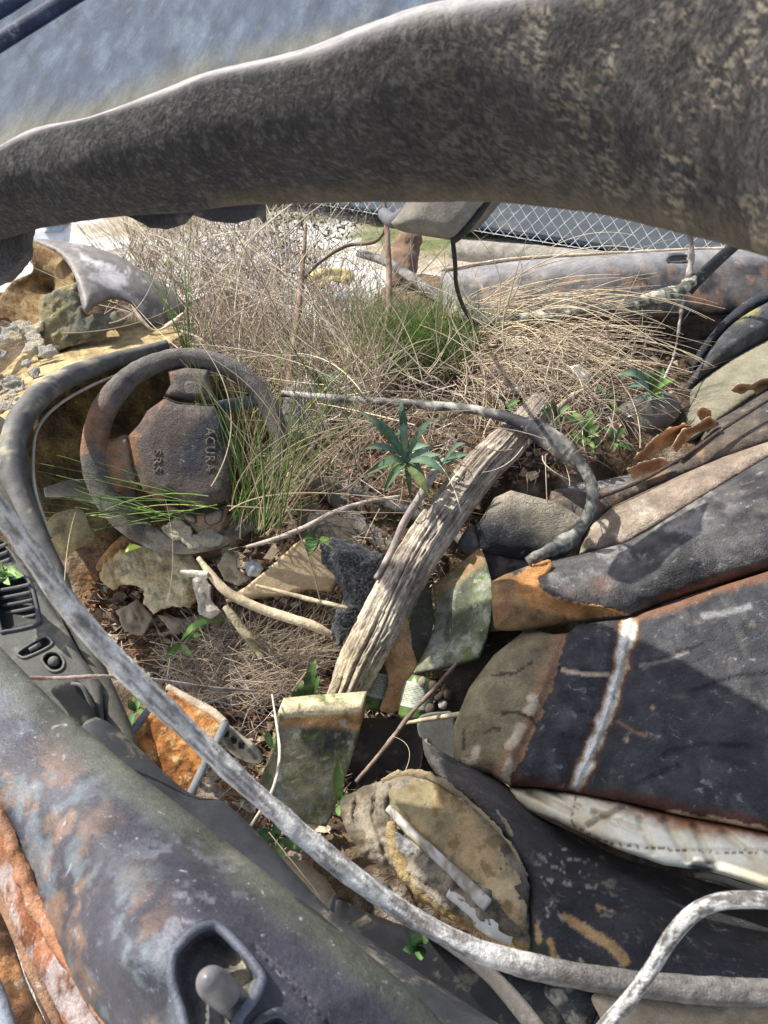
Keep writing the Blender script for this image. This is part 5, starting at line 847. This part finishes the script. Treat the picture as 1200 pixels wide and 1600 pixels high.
o = mesh('leaf_litter', V, F, np.repeat(pick([(.20,.12,.08),(.32,.22,.14),(.12,.08,.06),(.45,.36,.26),(.26,.12,.08)], n, .3), 4, 0), MT['leaf'], smooth=False); md = o.modifiers.new('t', 'SOLIDIFY'); md.thickness = .0006; tag(o, 'crumbled dead leaf fragments over the soil', kind='stuff')
# long single blades
def longb(rows, cols, label, wid=2.4):
    A = []; B = []; Cc = []
    for x0, y0, xc, yc, x1, y1, t0, t1 in rows: A.append((x0, y0, t0)); B.append((x1, y1, t1)); Cc.append((2*xc - (x0+x1)/2, 2*yc - (y0+y1)/2, (t0+t1)/2 - .01))
    tag(blades('long_grass', np.array(A), np.array(B), np.array(Cc), np.full(len(A), wid), pick(cols, len(A)), MT['straw'], K=24), label, 'grass')
longb([(375,840,470,700,760,640,1.25,1.2),(358,798,500,770,775,808,1.22,1.18),(395,770,520,670,830,640,1.25,1.2),(362,795,430,690,620,620,1.22,1.2),(450,520,330,300,235,180,1.5,1.4),(355,790,560,800,720,800,1.22,1.2),(330,760,360,640,300,520,1.22,1.3),(470,760,420,640,330,560,1.22,1.2),(500,940,430,760,280,560,1.18,1.2),(365,600,470,480,580,360,1.35,1.5),(380,560,500,560,640,600,1.4,1.4)], STRAW, 'few long dry blades arching from the steering wheel towards the log', 2.8)
longb([(890,760,870,700,800,600,1.12,1.3),(720,800,690,730,640,700,1.15,1.2),(1000,700,985,620,930,560,1.25,1.4),(860,560,900,480,1030,430,1.45,1.4),(850,580,930,500,1015,450,1.45,1.4),(780,590,900,540,1010,545,1.45,1.35),(800,640,790,540,830,460,1.45,1.5),(930,700,960,640,945,560,1.25,1.3)], STRAW, 'few long dry blades crossing the straw in front of the far door', 2.4)
longb([(560,560,480,640,380,770,1.4,1.3),(610,540,500,660,400,780,1.4,1.3),(700,440,620,560,520,680,1.5,1.3),(480,480,420,620,400,760,1.5,1.3),(350,600,310,480,250,380,1.4,1.6)], GREEN, 'few long green stems leaning over the weeds right of the wheel', 2.6)
longb([(95,520+0,200,508,290,470,1.38,1.5),(170,505,215,480,245,420,1.4,1.5),(300,560,250,520,205,470,1.4,1.5)], STRAW, 'thin dry twigs hanging over the peeled dash pad', 2.4)
longb([(380,1310,390,1360,385,1420,.8,.8),(400,1330,430,1380,470,1440,.8,.78),(420,1300,460,1350,500,1400,.82,.8),(610,1240,640,1180,612,1150,.86,.9),(100,940,105,860,118,800,1.0,1.1),(262,940,270,860,258,780,1.15,1.2)], STRAW, 'scattered thin dry stalks poking up near the passenger door', 1.6)
# fuzz hairs on the lining crest belong to the lining; pale tone paints rim light
lin = [o for o in bpy.data.objects if o.name == 'roof_lining'][0]
o = blades('fuzz', np.stack([hx, hy, ht], -1), htip, (np.stack([hx, hy, ht], -1) + htip)/2, np.full(nh, .5), pick([(.45,.43,.43),(.6,.58,.58)], nh), MT['straw'], lin, K=4); o['kind'] = 'stuff'

n = 900; b = rand_in([(130,900),(240,880),(350,860),(440,900),(500,1000),(700,1060),(720,1120),(640,1210),(540,1300),(430,1330),(330,1230),(230,1090),(150,1000)], n); r_ = rng.gamma(2.5, 2.2, n) + 2; tb = D(b[:, 0], b[:, 1]) - rng.uniform(.004, .03, n); V = []; F = []; C = []
an = rng.uniform(0, 6.3, n); ck = pick([(.46,.37,.24),(.26,.18,.12),(.58,.50,.36),(.12,.09,.07),(.32,.17,.08),(.36,.35,.31)], n, .3)
for k in range(n):
    m_ = 4 + k % 3; a_ = an[k] + np.sort(rng.uniform(0, 6.28, m_)); x = b[k, 0] + np.cos(a_)*r_[k]*1.2; y = b[k, 1] + np.sin(a_)*r_[k]*.8; t_ = tb[k] + rng.uniform(-.01, .01, m_)
    q = np.r_[P(x, y, t_), P(x, y, t_ + .004)]; o_ = len(V)*0 + sum(len(v) for v in V) if k == 0 else o_ + len(V[-1])
    V.append(q); F.append([o_ + i for i in range(m_)]); F.append([o_ + m_ + i for i in range(m_)][::-1]); F += [[o_ + i, o_ + i + m_, o_ + (i+1) % m_ + m_, o_ + (i+1) % m_] for i in range(m_)]; C.append(np.tile(ck[k], (2*m_, 1)))
tag(mesh('rubble', np.concatenate(V), F, np.concatenate(C), MT['foam'], smooth=False), 'small crumbs of foam, rust and plastic on the cabin floor', kind='stuff')

plant('weed', (870,650), 1.26, [(870,650,850,625,8),(870,650,890,632,7),(870,652,860,672,8),(872,652,892,668,7),(868,650,845,645,7)], 'small dark green weed beside the pale forked stick', DK)
plant('weed', (945,625), 1.36, [(945,625,925,600,8),(945,625,965,604,8),(945,627,930,648,8),(947,627,970,642,8),(945,624,944,592,7)], 'small green weed between the white chip and the leafy weed', DK + GR[:2])
plant('weed', (960,690), 1.28, [(960,690,945,668,7),(960,690,976,672,7),(960,692,950,712,7),(962,692,984,700,7)], 'small weed at the foot of the dark cushion', DK + GR[:1])
plant('weed', (690,640), 1.34, [(690,640,670,625,6),(690,640,712,628,6),(690,642,676,658,6),(692,642,716,652,6)], 'low dark weed just under the middle of the hose', DK)
plant('weed', (790,640), 1.27, [(790,640,775,618,6),(790,640,802,620,6),(790,642,778,655,6),(792,640,812,650,6)], 'low dark weed in the straw above the log top', DK)
plant('weed', (500,600), 1.45, [(500,600,485,575,7),(500,600,520,578,7),(500,602,490,622,7),(502,602,525,612,7)], 'low weed between the two brown stems', DK)

n = 150; b = rand_in([(230,520),(280,380),(420,380),(560,500),(600,620),(430,640),(330,560)], n); a = np.where(rng.random(n) < .7, rng.uniform(R(55), R(165), n), rng.uniform(R(-40), R(60), n)); L = rng.uniform(90, 260, n)
tb = np.minimum(D(b[:, 0], b[:, 1]) - .05, 1.75) - rng.uniform(0, .2, n); tp = np.stack([b[:, 0] + np.cos(a)*L, np.maximum(b[:, 1] - np.sin(a)*L, 260)], -1); A = np.c_[b, tb]; B = np.c_[tp, tb + rng.uniform(-.1, .1, n)]; mid = (A+B)/2 + np.c_[rng.normal(0, 26, n), -rng.uniform(0, 40, n), np.zeros(n)]
tag(blades('dry_stalks', A, B, mid, rng.uniform(2.2, 4, n), pick([(.66,.56,.40),(.58,.48,.34),(.72,.64,.48),(.48,.40,.30)], n), MT['straw'], K=12), 'long bleached dry stalks standing out of the weeds behind the wheel', kind='stuff')
n = 90; b = rand_in([(740,470),(820,470),(860,560),(820,620),(740,600)], n); a = rng.uniform(R(-20), R(45), n); L = rng.uniform(120, 330, n)
tp = np.stack([b[:, 0] + np.cos(a)*L, b[:, 1] - np.sin(a)*L*.6 + 30], -1); A = np.c_[b, np.full(n, 1.48)]; B = np.c_[tp, rng.uniform(1.30, 1.42, n)]; mid = (A+B)/2; mid[:, 1] -= rng.uniform(20, 90, n)
tag(blades('dry_grass_clump', A, B, mid, rng.uniform(2, 3.4, n), pick([(.70,.60,.44),(.60,.50,.36),(.52,.42,.28)], n), MT['straw'], K=14), 'bright arching straw blades fanning over the lichen spotted branch', 'grass')

# chaotic dead stems over the middle of the cabin
n = 1000; b = rand_in([(430,640),(480,480),(620,440),(760,460),(900,480),(1040,520),(1020,600),(900,720),(760,700),(640,760),(520,760),(440,740)], n); a = rng.uniform(0, 2*np.pi, n); L = rng.gamma(2.4, 26, n)
tb = D(b[:, 0], b[:, 1]) - rng.uniform(.02, .12, n); A = np.c_[b, tb]; B = np.c_[b[:, 0] + np.cos(a)*L, b[:, 1] - np.sin(a)*L, tb + rng.uniform(-.06, .04, n)]
tag(blades('dead_stems', A, B, (A+B)/2 + np.c_[rng.normal(0, 14, (n, 2)), np.full(n, -.02)], rng.uniform(1.2, 3.4, n), pick(STRAW + GREY + GREY + [(.20,.14,.10),(.14,.10,.08),(.30,.20,.14)], n, .35), MT['straw'], K=7), 'tangle of broken dead stems over the middle of the cabin', kind='stuff')
n = 260; b = rand_in([(360,560),(480,480),(600,600),(560,760),(460,840),(370,820)], n); a = rng.uniform(R(20), R(140), n); L = rng.uniform(60, 190, n)
tb = D(b[:, 0], b[:, 1]) - rng.uniform(.06, .2, n); A = np.c_[b, tb]; B = np.c_[b[:, 0] + np.cos(a)*L, b[:, 1] - np.sin(a)*L, tb + rng.uniform(-.1, .02, n)]
tag(blades('mixed_stems', A, B, (A+B)/2 + np.c_[rng.normal(0, 18, (n, 2)), np.full(n, -.02)], rng.uniform(1.3, 3, n), pick(STRAW + GREY + GREEN, n, .3), MT['straw'], K=9), 'mixed green and dead stems between the wheel and the hose', kind='stuff')

tuft('grass_clump', 24, [(400,825),(435,820),(440,838),(410,842)], fan(40, 108, 110, 250), 1.21, (-.08, .0), (1.6, 3.0), GREEN + GREEN + STRAW[:3], 'loose green and dry blades in front of the right rim of the steering wheel', bend=24)
n = 60; b = rand_in([(640,600),(760,500),(900,560),(960,640),(880,700),(720,620)], n); a = rng.uniform(R(30), R(160), n); L = rng.uniform(80, 200, n)
A = np.c_[b, np.full(n, 1.34)]; B = np.c_[b[:, 0] + np.cos(a)*L, b[:, 1] - np.sin(a)*L, rng.uniform(1.25, 1.4, n)]; mid = (A+B)/2 + np.c_[rng.normal(0, 30, n), -rng.uniform(0, 30, n), np.zeros(n)]
tag(blades('dry_stalks', A, B, mid, rng.uniform(2, 3.6, n), pick([(.70,.60,.44),(.60,.50,.36),(.5,.42,.3)], n), MT['straw'], K=12), 'tall pale stalks standing loose over the log top', kind='stuff')

plant('weed', (635,722), 1.17, [(634,720,598,668,7,1.13),(634,720,668,660,7,1.13),(634,722,682,700,8,1.13),(634,724,604,765,9,1.14),(636,724,664,772,9,1.14),(634,722,590,722,8,1.13),(636,722,692,738,8,1.14),(634,718,628,640,7,1.12)], 'paler blue green leaves crowning the rosette in the centre of the cabin', BG, stem=False)
